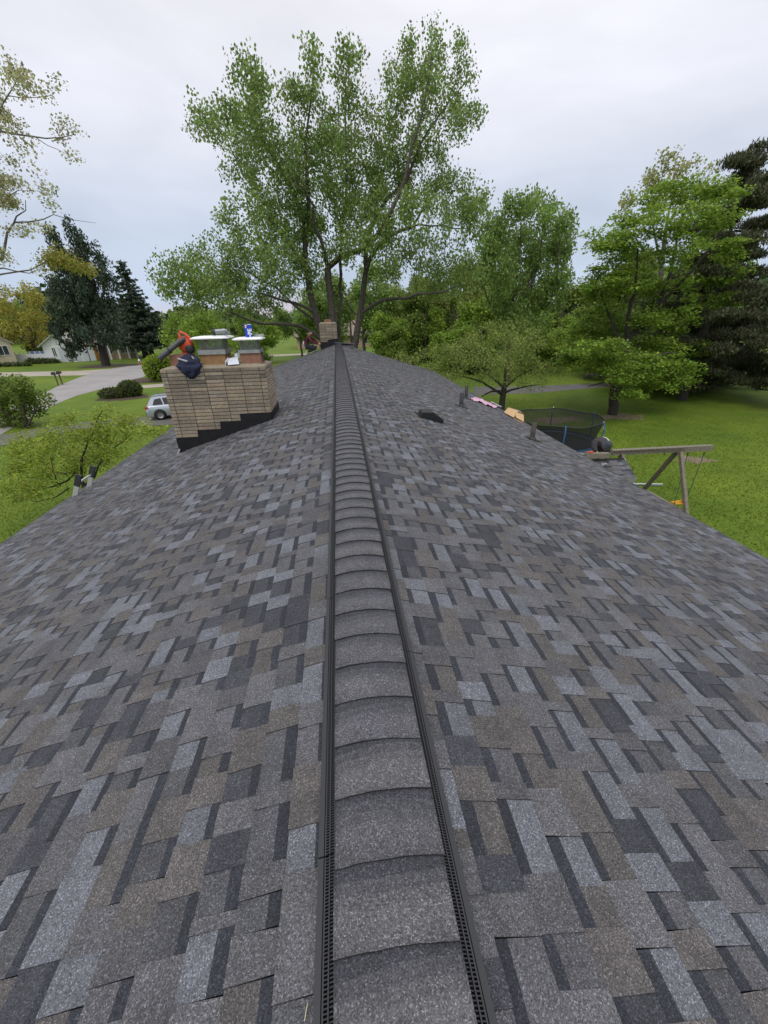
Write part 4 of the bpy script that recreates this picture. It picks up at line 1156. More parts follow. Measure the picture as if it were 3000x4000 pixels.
def grow(limbs, blobs, r, twig, step, droop=0.0, density=1.0):
    """connect points scattered through the crown volumes to the limbs; returns tubes and the leaf cluster centres"""
    tubes = []; nodes = []; rad = []
    for pts, r0, r1 in limbs:
        L = [0]
        for i in range(1, len(pts)): L.append(L[-1] + (pts[i] - pts[i - 1]).length)
        n = max(3, int(L[-1] / step)); poly = []
        for k in range(n + 1):
            t = L[-1] * k / n; i = max(j for j in range(len(pts)) if L[j] <= t + 1e-9); i = min(i, len(pts) - 2)
            f = (t - L[i]) / max(L[i + 1] - L[i], 1e-9)
            p0, p1, p2, p3 = pts[max(i - 1, 0)], pts[i], pts[i + 1], pts[min(i + 2, len(pts) - 1)]
            p = 0.5 * ((2 * p1) + (p2 - p0) * f + (2 * p0 - 5 * p1 + 4 * p2 - p3) * f * f + (3 * p1 - p0 - 3 * p2 + p3) * f ** 3)
            j = step * .05; p = p + Vector(r.normal(0, 1, 3)) * (j if 0 < k < n else 0)
            poly.append(p); q = r0 + (r1 - r0) * k / n
            nodes.append(tuple(p)); rad.append(q)
        tubes.append((poly, [r0 + (r1 - r0) * k / n for k in range(n + 1)], True))
    A = []
    for (c, rr, n) in blobs:
        n = max(1, int(n * density))
        u = r.normal(0, 1, (n, 3)); u /= np.linalg.norm(u, axis=1)[:, None]
        A.append(np.array(c) + u * np.array(rr) * (r.uniform(0.05, 1, n) ** .42)[:, None])
    A = np.concatenate(A)
    N = np.array(nodes); R = np.array(rad)
    d0 = np.array([np.min(np.sum((N - a) ** 2, 1)) for a in A])
    cents = []; 
    NB = np.zeros((len(N) + len(A) * 6, 3)); NB[:len(N)] = N; RB = np.zeros(len(NB)); RB[:len(N)] = R; cnt = len(N)
    for i in np.argsort(d0):
        a = A[i]; dd = np.sum((NB[:cnt] - a) ** 2, 1); j = int(np.argmin(dd)); st = NB[j]; L = math.sqrt(dd[j])
        n = max(2, min(5, int(L / step) + 1))
        bend = r.normal(0, 1, 3) * L * .10; bend[2] += L * (.10 - droop)
        r0 = min(RB[j] * .75, twig * (.7 + .9 * L)); pts = []; rs = []
        for k in range(n + 1):
            f = k / n; p = st + (a - st) * f + bend * 4 * f * (1 - f) * .6
            pts.append(Vector(p)); rs.append(max(twig * .45, r0 * (1 - .75 * f)))
            if k > 0:
                NB[cnt] = p; RB[cnt] = rs[-1]; cnt += 1
            if f > .45: cents.append(p)
        tubes.append((pts, rs, False))
    return tubes, np.array(cents)

def make_tree(name, label, cat, base, limbs, blobs, leaf, size, per, spread, mode='rand', bark=None, twig=.014, step=.7, seed=1, group=None, droop=0.0, density=1.0, aspect=.42, extra=None, keep=1.0):
    r = np.random.default_rng(seed); bark = bark or M_BARK
    root = thing(name, base, label, cat, group); o = Vector(base)
    tubes, cents = grow(limbs, blobs, r, twig, step, droop, density)
    tb, br = MB(), MB()
    for pts, rs, big in tubes:
        (tb if big else br).tube([p - o for p in pts], rs, 9 if big else 4, caps=False)
    tb.build('trunk', bark, root, world=False, fix=False)
    bo = br.build('branches', bark, root, world=False, fix=False); bo['kind'] = 'stuff'
    if keep < 1: cents = cents[r.uniform(0, 1, len(cents)) < keep]
    V, F, t = leaf_arrays(cents - np.array(base), per, spread, size, mode, r, aspect)
    place('crown', fast_mesh('crown', V, F, leaf, tint=t), root)
    if extra:
        c2, m2, p2 = extra
        V, F, t = leaf_arrays(np.array(c2) - np.array(base), p2, spread, size, mode, r, aspect)
        place('crown', fast_mesh('crown', V, F, m2, tint=t), root)
    return root

def px_blobs(L, org, sc, Y, jit, r, per=None, ry=.8, k=1.0, drop=0):
    """crown volumes: zoomed-crop ellipses set at their distance, each with its own depth"""
    out = []
    for e in L:
        x, y, a, c = e[:4]; yy = Y + (e[4] if len(e) > 4 else r.uniform(-jit, jit))
        px, py = org[0] + x / sc, org[1] + y / sc
        p = at(px, py + drop / sc, yy); q = at(px + a / sc, py, yy); s = at(px, py - c / sc, yy)
        rx, rz = (q - p).length, (s - p).length
        vol = rx * rz
        out.append((tuple(p), (rx, max(rx, rz) * ry, rz), k * vol))
    return out
def px_limb(L, org, sc, Y, r0, r1):
    return ([at(org[0] + e[0] / sc, org[1] + e[1] / sc, Y + (e[2] if len(e) > 2 else 0)) for e in L], r0, r1)

R7 = np.random.default_rng(5)
# --- the big many-stemmed maple behind the far gable
O, SC, YM = (600, 0), 1.185, 30.5
mb = px_blobs([(1280, 230, 180, 125), (1400, 420, 115, 140), (1200, 430, 170, 180), (910, 260, 75, 105), (730, 230, 70, 85), (715, 400, 85, 95), (900, 480, 110, 150),
               (420, 320, 120, 110), (340, 500, 190, 70), (250, 500, 110, 55), (450, 600, 125, 120), (560, 720, 165, 115), (760, 640, 110, 90), (900, 720, 190, 140), (1100, 690, 170, 150),
               (1250, 760, 140, 115), (600, 850, 165, 115), (800, 900, 195, 115), (1050, 880, 170, 115), (1250, 950, 120, 110), (1400, 850, 90, 105), (1450, 950, 95, 85), (1320, 650, 50, 40),
               (390, 960, 115, 45), (480, 1050, 115, 75), (600, 1000, 110, 75), (150, 1230, 140, 75), (300, 1200, 140, 95), (420, 1180, 115, 95), (80, 1230, 70, 45), (300, 1290, 110, 50), (550, 1130, 95, 85),
               (650, 1100, 90, 70), (800, 1050, 110, 70), (950, 1080, 90, 70), (1100, 1050, 110, 70), (1200, 1150, 115, 75), (1350, 1150, 120, 80), (1450, 1200, 85, 70), (1300, 1260, 110, 50),
               (500, 400, 60, 80), (1130, 300, 70, 80), (1450, 520, 70, 45), (640, 420, 40, 60), (380, 700, 80, 60), (1480, 860, 60, 80), (700, 1230, 80, 60), (1080, 1200, 70, 60), (300, 1330, 120, 45), (480, 1395, 110, 35), (160, 1320, 100, 35), (560, 1290, 90, 60), (640, 1200, 70, 70), (700, 1010, 110, 70), (1000, 980, 120, 70), (930, 820, 150, 90), (1020, 560, 90, 100), (830, 620, 90, 90), (640, 660, 80, 80), (500, 820, 70, 70)], O, SC, YM, 3.2, R7, ry=.55, k=10, drop=52)
ml = [px_limb(l, O, SC, YM, a * .78, b_ * .8) for l, a, b_ in (
    ([(800, 1640), (772, 1540), (745, 1440), (715, 1300), (702, 1100), (685, 990, .4), (600, 800, 1), (480, 600, 1.2), (400, 380, 1)], .40, .05),
    ([(700, 1100), (720, 900, -1), (700, 700, -1), (735, 400, -.6), (735, 210, -.4)], .16, .025),
    ([(850, 1640), (835, 1560), (820, 1400), (805, 1240)], .40, .27),
    ([(805, 1240), (788, 1130, -.5), (740, 1040, -1), (735, 940, -1.4), (640, 820, -2)], .18, .04),
    ([(805, 1240), (850, 1200, -.3), (950, 1160, -.8), (1030, 1100, -1), (1090, 990, -1.2), (1150, 880, -1.2), (1190, 700, -1), (1250, 500, -.6), (1290, 230, 0)], .24, .035),
    ([(862, 1640, .6), (858, 1500, .6), (862, 1300, .8), (872, 1050, 1), (895, 800, 1.2), (890, 500, 1), (912, 240, .6)], .22, .03),
    ([(930, 1640), (938, 1560), (960, 1420), (985, 1250), (1030, 1150), (1120, 1080, .6), (1200, 1040, 1), (1280, 900, 1.4)], .40, .06),
    ([(985, 1250), (992, 1100, .8), (1060, 950, 1.4), (1180, 800, 1.8), (1260, 620, 1.8), (1400, 430, 1.6)], .22, .03),
    ([(955, 1450), (1060, 1390, -.6), (1150, 1385, -1.2), (1230, 1355, -1.6), (1330, 1355, -2), (1400, 1325, -2.4)], .17, .05),
    ([(752, 1450), (680, 1410, -.3), (600, 1390, -.6), (490, 1358, -1)], .15, .06),
    ([(775, 1570), (700, 1520, -.4), (600, 1500, -.8), (480, 1490, -1.2), (350, 1440, -1.6), (270, 1400, -1.8), (180, 1370, -2), (60, 1345, -2.4)], .16, .025),
    ([(760, 1500), (660, 1420, .8), (560, 1330, 1.4), (420, 1250, 1.6), (300, 1180, 1.6)], .13, .03),
    ([(1120, 1080), (1230, 1040, 0), (1350, 1050, -.2), (1420, 1060, -.4), (1500, 1040, -.6)], .09, .025),
    ([(705, 1250), (620, 1110, .5), (560, 1040, .8), (480, 960, 1), (330, 980, 1.2)], .11, .025),
    ([(1170, 850), (1240, 660, -1), (1300, 560, -1), (1380, 550, -1)], .07, .02))]
for k_ in (0, 2, 5, 6):
    p = ml[k_][0][0]; ml[k_][0].insert(0, Vector((p.x * .55 + .6, p.y, 0.0)))
make_tree('maple_tree', 'tallest maple with several dark trunks and airy green crown behind the far chimney', 'tree', (0.9, YM, 0), ml, mb, L_MAPLE, .14, 32, (.27, .27, .31), 'up', bark=mat('maple_bark', (.075, .064, .054), .95, noise=(7, .55, 1.35), bump=(14, .9, .05)), twig=.011, step=.75, seed=3)

# --- right lawn maple
O4, S4, Y4 = (1700, 500), 1.276, 23.3
bl = px_blobs([(1150, 330, 140, 75), (1330, 310, 140, 75), (1490, 320, 75, 35), (1010, 430, 110, 80), (1200, 450, 170, 105), (1400, 450, 125, 95), (880, 530, 110, 70), (800, 640, 75, 85), (1000, 650, 170, 95),
               (1250, 620, 140, 95), (1470, 600, 80, 60), (1400, 720, 125, 85), (900, 770, 150, 85), (1150, 800, 145, 85), (800, 850, 95, 75), (860, 950, 145, 95), (1400, 870, 115, 55), (1200, 950, 115, 75),
               (710, 1090, 95, 45), (850, 1100, 145, 65), (1100, 1090, 155, 75), (1290, 1100, 95, 45), (1000, 1190, 190, 75), (1150, 1260, 140, 50), (1200, 1190, 115, 75), (660, 1170, 70, 35), (940, 560, 100, 70), (1060, 960, 100, 70), (950, 1230, 120, 55), (1080, 1290, 120, 42), (800, 1180, 120, 55), (700, 1140, 100, 45), (1250, 1240, 90, 55), (900, 1130, 150, 60), (780, 1010, 120, 75), (960, 1330, 90, 30)], O4, S4, Y4, 2.6, R7, k=21)
li = [px_limb(l, O4, S4, Y4, a, b_) for l, a, b_ in (
    ([(882, 1432), (890, 1350), (900, 1280), (935, 1150), (960, 1050)], .30, .20),
    ([(960, 1050), (968, 900, -.4), (1000, 780, -.8), (1010, 600, -1)], .14, .03), ([(960, 1050), (1020, 980, .4), (1085, 920, .6), (1180, 720, .8), (1200, 560, .6), (1250, 380, .4)], .17, .03),
    ([(1085, 920, .6), (1200, 800, 0), (1330, 650, -.6), (1430, 500, -1)], .11, .03), ([(945, 1100), (850, 900, .8), (800, 720, 1.2)], .10, .03),
    ([(905, 1270), (830, 1268, -.6), (760, 1290, -1)], .07, .02), ([(910, 1240), (1050, 1150, -1), (1200, 1120, -1.6)], .09, .03), ([(930, 1170), (1050, 1050, 1), (1250, 960, 1.6), (1400, 860, 2)], .10, .03))]
li[0][0].insert(0, Vector((li[0][0][0].x, Y4, 0)))
make_tree('lawn_maple_tree', 'broad bright green maple with layered leaves on the back lawn beside the path', 'tree', tuple(li[0][0][0]), li, bl, L_BRIGHT, .135, 34, (.30, .30, .085), 'flat', bark=M_BARKD, twig=.010, step=.6, seed=4, aspect=.5)

# --- ash-like tree behind the crab apple
Y5 = 38
bl = px_blobs([(520, 390, 80, 80), (430, 390, 95, 80), (310, 500, 110, 100), (600, 470, 80, 90), (450, 590, 170, 130), (610, 640, 80, 90), (300, 710, 120, 120), (480, 770, 140, 110), (620, 750, 50, 80), (340, 890, 110, 90), (540, 880, 110, 80), (240, 620, 70, 80), (650, 540, 40, 70), (430, 960, 130, 70)], O4, S4, Y5, 2.5, R7, k=11)
li = [px_limb(l, O4, S4, Y5, a, b_) for l, a, b_ in (([(365, 1230), (365, 1110), (370, 1000)], .32, .24), ([(370, 1000), (330, 880), (300, 700), (330, 500)], .14, .03), ([(370, 1000), (390, 850), (420, 650), (430, 400)], .15, .03), ([(370, 1000), (430, 880), (520, 650), (540, 360)], .15, .03),
      ([(372, 1010), (470, 900), (600, 700), (620, 480)], .13, .03), ([(365, 1020), (280, 900), (230, 720)], .11, .03))]
li[0][0].insert(0, Vector((li[0][0][0].x, Y5, 0)))
make_tree('ash_tree', 'upright oval green tree with fanning stems behind the small spreading tree', 'tree', tuple(li[0][0][0]), li, bl, L_ASH, .19, 38, (.32, .32, .40), 'up', twig=.016, step=.9, seed=5)

# --- small spreading tree at the right eave
Y6 = 26
bl = px_blobs([(380, 1100, 170, 50), (250, 1150, 160, 60), (450, 1190, 110, 60), (150, 1200, 120, 55), (300, 1240, 150, 50), (500, 1270, 90, 40), (100, 1110, 100, 55), (360, 1040, 90, 40), (200, 1060, 100, 50), (90, 1250, 70, 40), (30, 1130, 70, 60), (560, 1200, 60, 40), (-90, 1140, 110, 45), (-170, 1170, 80, 40), (620, 1170, 80, 40), (670, 1210, 60, 32), (-40, 1210, 90, 35), (380, 1020, 120, 60), (270, 1000, 90, 50), (480, 1060, 90, 60), (180, 1110, 110, 70), (420, 1140, 120, 70)], O4, S4, Y6, 2.2, R7, k=26)
li = [px_limb(l, O4, S4, Y6, a, b_) for l, a, b_ in (([(330, 1400), (338, 1340), (345, 1280)], .22, .17), ([(338, 1325), (290, 1310, -.5), (230, 1340, -1.2)], .10, .03), ([(340, 1300), (400, 1250, -.4), (470, 1200, -.8), (560, 1190, -1)], .09, .02), ([(345, 1285), (350, 1200), (380, 1100)], .10, .02),
      ([(342, 1290), (280, 1240, .5), (200, 1180, 1), (90, 1130, 1.4)], .10, .02), ([(338, 1330), (200, 1250, -.8), (90, 1235, -1.6)], .09, .02), ([(345, 1320), (430, 1290, -1), (520, 1280, -1.6)], .08, .02))]
li[0][0].insert(0, Vector((li[0][0][0].x, Y6, 0)))
make_tree('crab_apple_tree', 'low spreading olive tree with dark crooked limbs just past the right eave', 'tree', tuple(li[0][0][0]), li, bl, L_OLIVE, .10, 15, (.22, .22, .18), 'rand', bark=M_BARKD, twig=.010, step=.5, seed=6)

# --- pale budding tree behind the lawn maple
Y7 = 36
bl = px_blobs([(1150, 200, 130, 70), (1050, 290, 90, 70), (960, 370, 70, 50), (1250, 180, 50, 55), (1380, 200, 40, 40), (930, 450, 40, 40), (1200, 300, 150, 90), (1350, 350, 80, 100)], O4, S4, Y7, 2, R7, k=7)
li = [px_limb(l, O4, S4, Y7, a, b_) for l, a, b_ in (([(1120, 1150), (1120, 900), (1130, 700), (1150, 500)], .30, .14), ([(1130, 700), (1080, 450), (1050, 280)], .12, .02), ([(1150, 500), (1180, 350), (1230, 180)], .10, .02), ([(1140, 560), (1260, 400), (1370, 220)], .10, .02), ([(1125, 800), (1010, 550), (940, 400)], .10, .02))]
li[0][0].insert(0, Vector((li[0][0][0].x, Y7, 0)))
make_tree('budding_tree', 'pale yellowish budding treetop rising behind the bright lawn maple', 'tree', tuple(li[0][0][0]), li, bl, L_PALE, .19, 20, (.28, .28, .28), 'rand', bark=M_BARKL, twig=.012, step=.8, seed=7)

# --- conifers
def conifer(name, label, base, h, w, leaf, seed, bark, start=.12, tiers=22, per_tier=7, droop=.25, size=.34, per=9, spread=.16, up=0.0, top_w=.04, group=None, shape=1.0, lean=(0, 0)):
    r = np.random.default_rng(seed); root = thing(name, base, label, 'tree', group)
    tb, br = MB(), MB(); cents = []; dirs = []
    tb.tube([(lean[0] * t * h, lean[1] * t * h, t * h) for t in (0, .2, .4, .6, .8, 1)], [w * .055 * (1 - .9 * t) + .02 for t in (0, .2, .4, .6, .8, 1)], 9, caps=False)
    for i in range(tiers):
        f = start + (1 - start) * (i + .3) / tiers
        wid = w * .5 * ((1 - f) / (1 - start)) ** shape + w * top_w
        for k in range(per_tier):
            an = 2 * math.pi * (k + r.uniform(-.35, .35)) / per_tier + i * 1.1; L = wid * r.uniform(.65, 1.12)
            z0 = f * h + r.uniform(-.4, .4) * h / tiers; n = max(3, int(L / .45)); pts = []
            for j in range(n + 1):
                t = j / n; z = z0 + L * (up * t - droop * t + .22 * t * t * t)
                p = Vector((math.cos(an) * L * t + lean[0] * f * h, math.sin(an) * L * t + lean[1] * f * h, z)); pts.append(p)
                if t > .12:
                    side = Vector((-math.sin(an), math.cos(an), 0))
                    for q in ((0,) if L < .7 else (-1, 0, 1)):
                        s = q * .30 * L * (1 - t) * .9
                        cents.append(tuple(p + side * s + Vector((0, 0, -abs(s) * .25)))); d = Vector((math.cos(an), math.sin(an), -.25 - droop)) + side * q * .6; dirs.append(tuple(d.normalized()))
            br.tube(pts, [max(.012, .018 * L * (1 - .85 * j / n)) for j in range(n + 1)], 4, caps=False)
    tb.build('trunk', bark, root, world=False, fix=False); bo = br.build('branches', bark, root, world=False, fix=False); bo['kind'] = 'stuff'
    V, F, t = leaf_arrays(np.array(cents), per, (spread, spread, spread * .7), size, 'dir', r, .22, np.array(dirs))
    place('crown', fast_mesh('crown', V, F, leaf, tint=t), root)
    return root
# broad dark evergreen with several leaders across the road
O2, S2, YS = (0, 1000), 2.37, 66
bl = px_blobs([(520, -150, 55, 130), (680, -180, 60, 120), (790, -60, 70, 130), (940, 60, 60, 120), (600, 100, 150, 190), (820, 180, 170, 180), (980, 250, 90, 130), (520, 330, 110, 130), (700, 380, 190, 170), (930, 430, 190, 150), (560, 560, 110, 130), (760, 600, 210, 150), (1000, 620, 180, 130), (560, 740, 80, 90), (700, 780, 130, 90), (860, 720, 150, 90), (1050, 740, 130, 80), (640, 860, 60, 60)], O2, S2, YS, 1.8, R7, k=4.5)
li = [px_limb(l, O2, S2, YS, a, b_) for l, a, b_ in (([(990, 1030), (965, 900), (930, 780), (860, 500), (780, 200), (690, -150)], .62, .06), ([(900, 650), (750, 400), (600, 100), (520, -180)], .25, .05), ([(880, 560), (950, 300), (945, 50)], .25, .05), ([(830, 400), (800, 100), (795, -100)], .2, .05), ([(950, 860), (900, 880), (860, 840)], .12, .04))]
li[0][0].insert(0, Vector((li[0][0][0].x, YS, 0)))
make_tree('dark_evergreen_tree', 'broad dark evergreen with several pointed tops on the lawn across the road', 'tree', tuple(li[0][0][0]), li, bl, L_SPRUCE, .36, 50, (.36, .36, .62), 'up', bark=M_BARKD, twig=.03, step=1.6, seed=8, aspect=.26)
conifer('spruce_tree', 'dark narrow-topped spruce with drooping tiers right of the broad evergreen', tuple(gz(572, 1396)), 14.6, 9.4, L_SPRUCE, 9, M_BARKD, start=.14, tiers=19, per_tier=7, droop=.30, size=.36, per=7, spread=.13, shape=.95)
conifer('spruce_tree', 'second dark spruce trunk behind the drooping spruce near the round bush', tuple(gz(597, 1396)), 9.5, 8.0, L_SPRUCE, 19, M_BARKD, start=.25, tiers=11, per_tier=7, droop=.30, size=.38, per=7, spread=.16, shape=.8)
# dark pines at the right edge
def pine(name, label, base, h, w, seed, group=None, leaf=L_PINE, dens=1.0, start=.12):
    r = np.random.default_rng(seed); limbs = [([Vector(base), Vector(base) + Vector((.1, 0, h * .35)), Vector(base) + Vector((-.25, 0, h * .7)), Vector(base) + Vector((.1, 0, h))], .30, .05)]; blobs = []
    nb = int(26 * dens)
    for i in range(nb):
        f = start + (1 - start) * (i + .5) / nb; an = i * 2.4 + r.uniform(-.4, .4); L = w * .5 * (1 - f * .62) * r.uniform(.55, 1.15)
        p0 = Vector(base) + Vector((0, 0, f * h)); p1 = p0 + Vector((math.cos(an) * L, math.sin(an) * L, L * r.uniform(-.10, .25)))
        limbs.append(([p0, p0.lerp(p1, .5) + Vector((0, 0, -.12 * L)), p1], .07, .02))
        for t in (.45, .75, 1.0):
            q = p0.lerp(p1, t); blobs.append((tuple(q), (.9 * L * .30 + .25, .9 * L * .30 + .25, .30), 7))
    blobs.append((tuple(Vector(base) + Vector((0, 0, h))), (.6, .6, .8), 14))
    make_tree(name, label, 'tree', base, limbs, blobs, leaf, .22, 56, (.26, .26, .13), 'up', bark=M_BARKD, twig=.012, step=.8, seed=seed, group=group, aspect=.14)
pine('pine_tree', 'tall dark pine with layered boughs at the right edge of the lawn', (24.1, 26.5, 0), 13.3, 9.6, 31, start=.14)
pine('pine_tree', 'dark pine standing behind the tall pine with a leaning look', (28.0, 31.5, 0), 12.2, 10, 32, start=.06)
pine('pine_tree', 'low dense pine filling the shade between the lawn maple and the tall pine', (24.6, 30.5, 0), 7.6, 9.5, 33, start=.03)  # kept low and dense to darken the gap behind the lawn maple
pine('pine_tree', 'short dense pine closing the gap below the tall pine', (29.5, 30.0, 0), 7.0, 9.5, 35, start=.02)  # extra pine added to darken the bright gap here
pine('pine_tree', 'dark pine in the back row right of the lawn maple', (33, 37, 0), 10.5, 11, 36, start=.03)  # also added for darkness behind the lawn maple
pine('pine_tree', 'dark pine half out of view past the right edge', (28.5, 23.0, 0), 10.5, 9, 34, start=.06)

# --- left side: budding branches reaching in from a tree out of view
O5, S5, Y8 = (0, 150), 2.107, 20
bl = px_blobs([(30, 190, 40, 80), (150, 300, 110, 70), (210, 400, 140, 70), (455, 350, 35, 45), (440, 480, 90, 32), (200, 500, 50, 45), (600, 770, 60, 32), (480, 690, 45, 32), (530, 840, 50, 30), (590, 960, 32, 16), (150, 700, 110, 40), (100, 850, 95, 70), (250, 900, 70, 40), (100, 1000, 75, 45), (290, 1070, 18, 14), (100, 1150, 105, 50), (350, 1230, 85, 42), (80, 1250, 55, 50), (400, 1340, 26, 26), (50, 1450, 55, 40), (200, 1580, 95, 40), (370, 1550, 16, 14), (60, 1550, 45, 40), (280, 1900, 70, 36), (80, 1850, 60, 40), (40, 620, 60, 60), (-60, 500, 90, 260), (-60, 1200, 90, 300), (-80, 1700, 90, 150)], O5, S5, Y8, 1.2, R7, k=38)
li = [px_limb(l, O5, S5, Y8, a, b_) for l, a, b_ in (
    ([(-330, 2600), (-300, 2200), (-260, 1700), (-240, 1200), (-200, 700), (-120, 250)], .30, .06),
    ([(-270, 1900), (-60, 1830), (0, 1810), (45, 1770), (50, 1650), (110, 1530), (200, 1510), (380, 1480), (440, 1450)], .075, .012), ([(110, 1530), (150, 1460), (230, 1400), (210, 1330)], .03, .010), ([(440, 1450), (560, 1480, .3), (680, 1515, .5), (790, 1520, .6)], .014, .005), ([(-250, 1500), (0, 1380), (60, 1300), (150, 1250)], .05, .012),
    ([(-220, 850), (0, 770), (80, 770), (200, 790), (300, 820), (450, 820), (620, 790)], .05, .008), ([(-230, 900), (0, 620), (20, 560), (60, 470), (150, 330)], .05, .010), ([(-270, 1950), (0, 1890), (100, 1900), (200, 1950), (330, 1900)], .045, .010), ([(300, 820), (420, 890), (560, 960)], .014, .006), ([(60, 470), (220, 480), (430, 470)], .016, .006))]
li[0][0][0].x -= 2.5; li[0][0].insert(0, Vector((li[0][0][0].x - 2.5, Y8, 0)))
yb = [tuple(at(O5[0] + x / S5, O5[1] + y / S5, Y8 + R7.uniform(-.4, .4))) for x, y in [(R7.normal(c, sx_), R7.normal(d, sy_)) for c, d, sx_, sy_, n in ((450, 1790, 55, 30, 60), (560, 1850, 50, 22, 45), (660, 1885, 35, 14, 30), (740, 1915, 16, 10, 14), (400, 1850, 40, 30, 24)) for _ in range(n)]]
li.append(px_limb([(-260, 2000), (100, 1930), (280, 1890), (430, 1830), (560, 1850), (740, 1910)], O5, S5, Y8, .04, .008))
make_tree('overhanging_tree', 'sparse budding tree whose bare twigs reach in at the upper left', 'tree', tuple(li[0][0][0]), li, bl, L_BUD, .085, 40, (.18, .18, .13), 'rand', bark=M_BARKL, twig=.0065, step=.45, seed=10, extra=(yb, leafm('yellow_tuft', (.31, .31, .07)), 9), keep=.9)

# --- small sparse tree in front of the left eave
O3, S3, Y9 = (0, 1400), 2.37, 12.5
bl = px_blobs([(300, 760, 230, 90), (560, 720, 230, 100), (850, 680, 230, 100), (1150, 640, 230, 90), (1350, 640, 180, 70), (250, 900, 220, 90), (500, 880, 230, 100), (780, 860, 220, 100), (1050, 830, 160, 90), (150, 1020, 170, 90), (400, 1040, 210, 100), (700, 980, 170, 90), (930, 960, 110, 70), (150, 1180, 150, 70), (380, 1200, 170, 80), (950, 500, 130, 70), (600, 560, 160, 70), (150, 1290, 120, 50), (1200, 560, 120, 50)], O3, S3, Y9, 1.8, R7, k=80)
li = [px_limb(l, O3, S3, Y9, a * .72, b_ * .8) for l, a, b_ in (
    ([(790, 1240), (760, 1150), (700, 1060)], .10, .07), ([(700, 1060), (560, 1180, -.2), (400, 1190, -.3), (250, 1290, -.5)], .045, .015), ([(700, 1060), (520, 1060, .2), (400, 980, .4), (300, 940, .5), (190, 930, .6), (120, 850, .7)], .05, .012), ([(760, 1130), (740, 980), (790, 850), (850, 700), (950, 480)], .06, .012),
    ([(780, 1180), (900, 1080, .3), (920, 960, .5), (1040, 830, .7), (1250, 680, .9)], .05, .012), ([(560, 1180), (510, 1080, -.5), (470, 900, -.6), (520, 830, -.6)], .03, .010), ([(720, 1040), (640, 850, .5), (560, 700, .9)], .04, .010), ([(640, 1200), (400, 1330, -.6), (180, 1290, -.9)], .03, .010))]
li[0][0].insert(0, Vector((li[0][0][0].x, Y9, 0)))
make_tree('ornamental_tree', 'small open yellow-green tree with dark twisting twigs below the left eave', 'tree', tuple(li[0][0][0]), li, bl, leafm('locust_leaf', (.26, .335, .045)), .066, 29, (.17, .17, .10), 'flat', bark=M_BARKD, twig=.006, step=.35, seed=12)
# --- dark leafy bush at the left edge
bl = px_blobs([(100, 250, 170, 90), (250, 330, 150, 100), (60, 400, 160, 120), (300, 430, 130, 80), (180, 520, 150, 100), (-60, 350, 120, 200), (60, 600, 150, 90), (420, 400, 60, 40)], O3, S3, 26.5, 1.2, R7, k=26)
p = gz(70, 1700); p = Vector((-19.5, 26.5, 0))
make_tree('bush', 'large dark green leafy bush beside the road at the left edge', 'bush', tuple(p), [([p, p + Vector((.2, 0, 1)), p + Vector((.3, .2, 2.4))], .09, .03), ([p, p + Vector((1.2, 0, 1.4))], .06, .02), ([p, p + Vector((-1.3, 0, 1.6))], .06, .02)], bl, L_MID, .15, 26, (.22, .22, .2), 'rand', bark=M_BARKD, twig=.012, step=.5, seed=13)
# --- yellow tree far left
bl = px_blobs([(200, 340, 190, 70), (320, 410, 105, 115), (100, 490, 120, 130), (330, 560, 115, 120), (200, 640, 190, 120), (430, 780, 55, 55), (100, 740, 100, 80), (300, 760, 110, 70), (-40, 600, 60, 200)], O2, S2, 75, 2, R7, k=3.4)
li = [px_limb(l, O2, S2, 75, a, b_) for l, a, b_ in (([(318, 985), (312, 900), (308, 830)], .30, .22), ([(308, 830), (280, 600), (230, 400)], .14, .04), ([(308, 830), (340, 600), (330, 430)], .14, .04), ([(308, 830), (180, 700), (100, 520)], .12, .04))]
make_tree('yellow_tree', 'round golden yellow tree in front of the tan house at far left', 'tree', tuple(gz(134, 1414)), li, bl, L_YELLOW, .27, 40, (.5, .5, .5), 'rand', bark=M_BARKD, twig=.025, step=1.5, seed=14)

# --- clipped shrubs: dense leaf shells over a dark inside
def shrub(name, label, base, lumps, leaf, size, n, seed, cat='shrub', group=None):
    r = np.random.default_rng(seed); root = thing(name, base, label, cat, group); P = []; D = []
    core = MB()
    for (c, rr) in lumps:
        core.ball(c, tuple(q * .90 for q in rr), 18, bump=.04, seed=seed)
        k = int(n * rr[0] * rr[2]); u = r.normal(0, 1, (k, 3)); u /= np.linalg.norm(u, axis=1)[:, None]
        q = np.array(c) + u * np.array(rr) * r.uniform(.90, 1.04, k)[:, None]; m = q[:, 2] > .02
        P.append(q[m]); D.append(u[m])
    core.build('inner_core', mat('shrub_inside', (.018, .024, .010), .95), root, world=False)  # solid near-black balls, the dark inside is put into their colour
    P = np.concatenate(P); D = np.concatenate(D)
    V, F, t = leaf_arrays(P, 3, size * .35, size, 'dir', r, .34, D)
    place('foliage', fast_mesh('foliage', V, F, leaf, tint=t), root)
    return root
c = gz(632, 1486); shrub('round_shrub', 'round bright yellow-green clipped bush behind the chimney beside the road', tuple(c), [((0, 0, 1.2), (1.45, 1.4, 1.35)), ((.4, -.1, 1.6), (1.05, 1.05, 1.0))], L_ROUND, .17, 900, 41)
c = gz(478, 1550); shrub('yew_shrub', 'low dark clipped yew in two mounds on the front lawn', tuple(c), [((.62, .3, .55), (.95, .8, .72)), ((-.55, -.2, .30), (1.15, .8, .50))], L_YEW, .12, 1400, 42)
c = gz(140, 1421); shrub('hedge', 'low dark hedge in front of the white fence', tuple(c), [((-.6 + 1.1 * k, 0, .28), (.85, .6, .45)) for k in range(4)], L_YEW, .25, 300, 43)
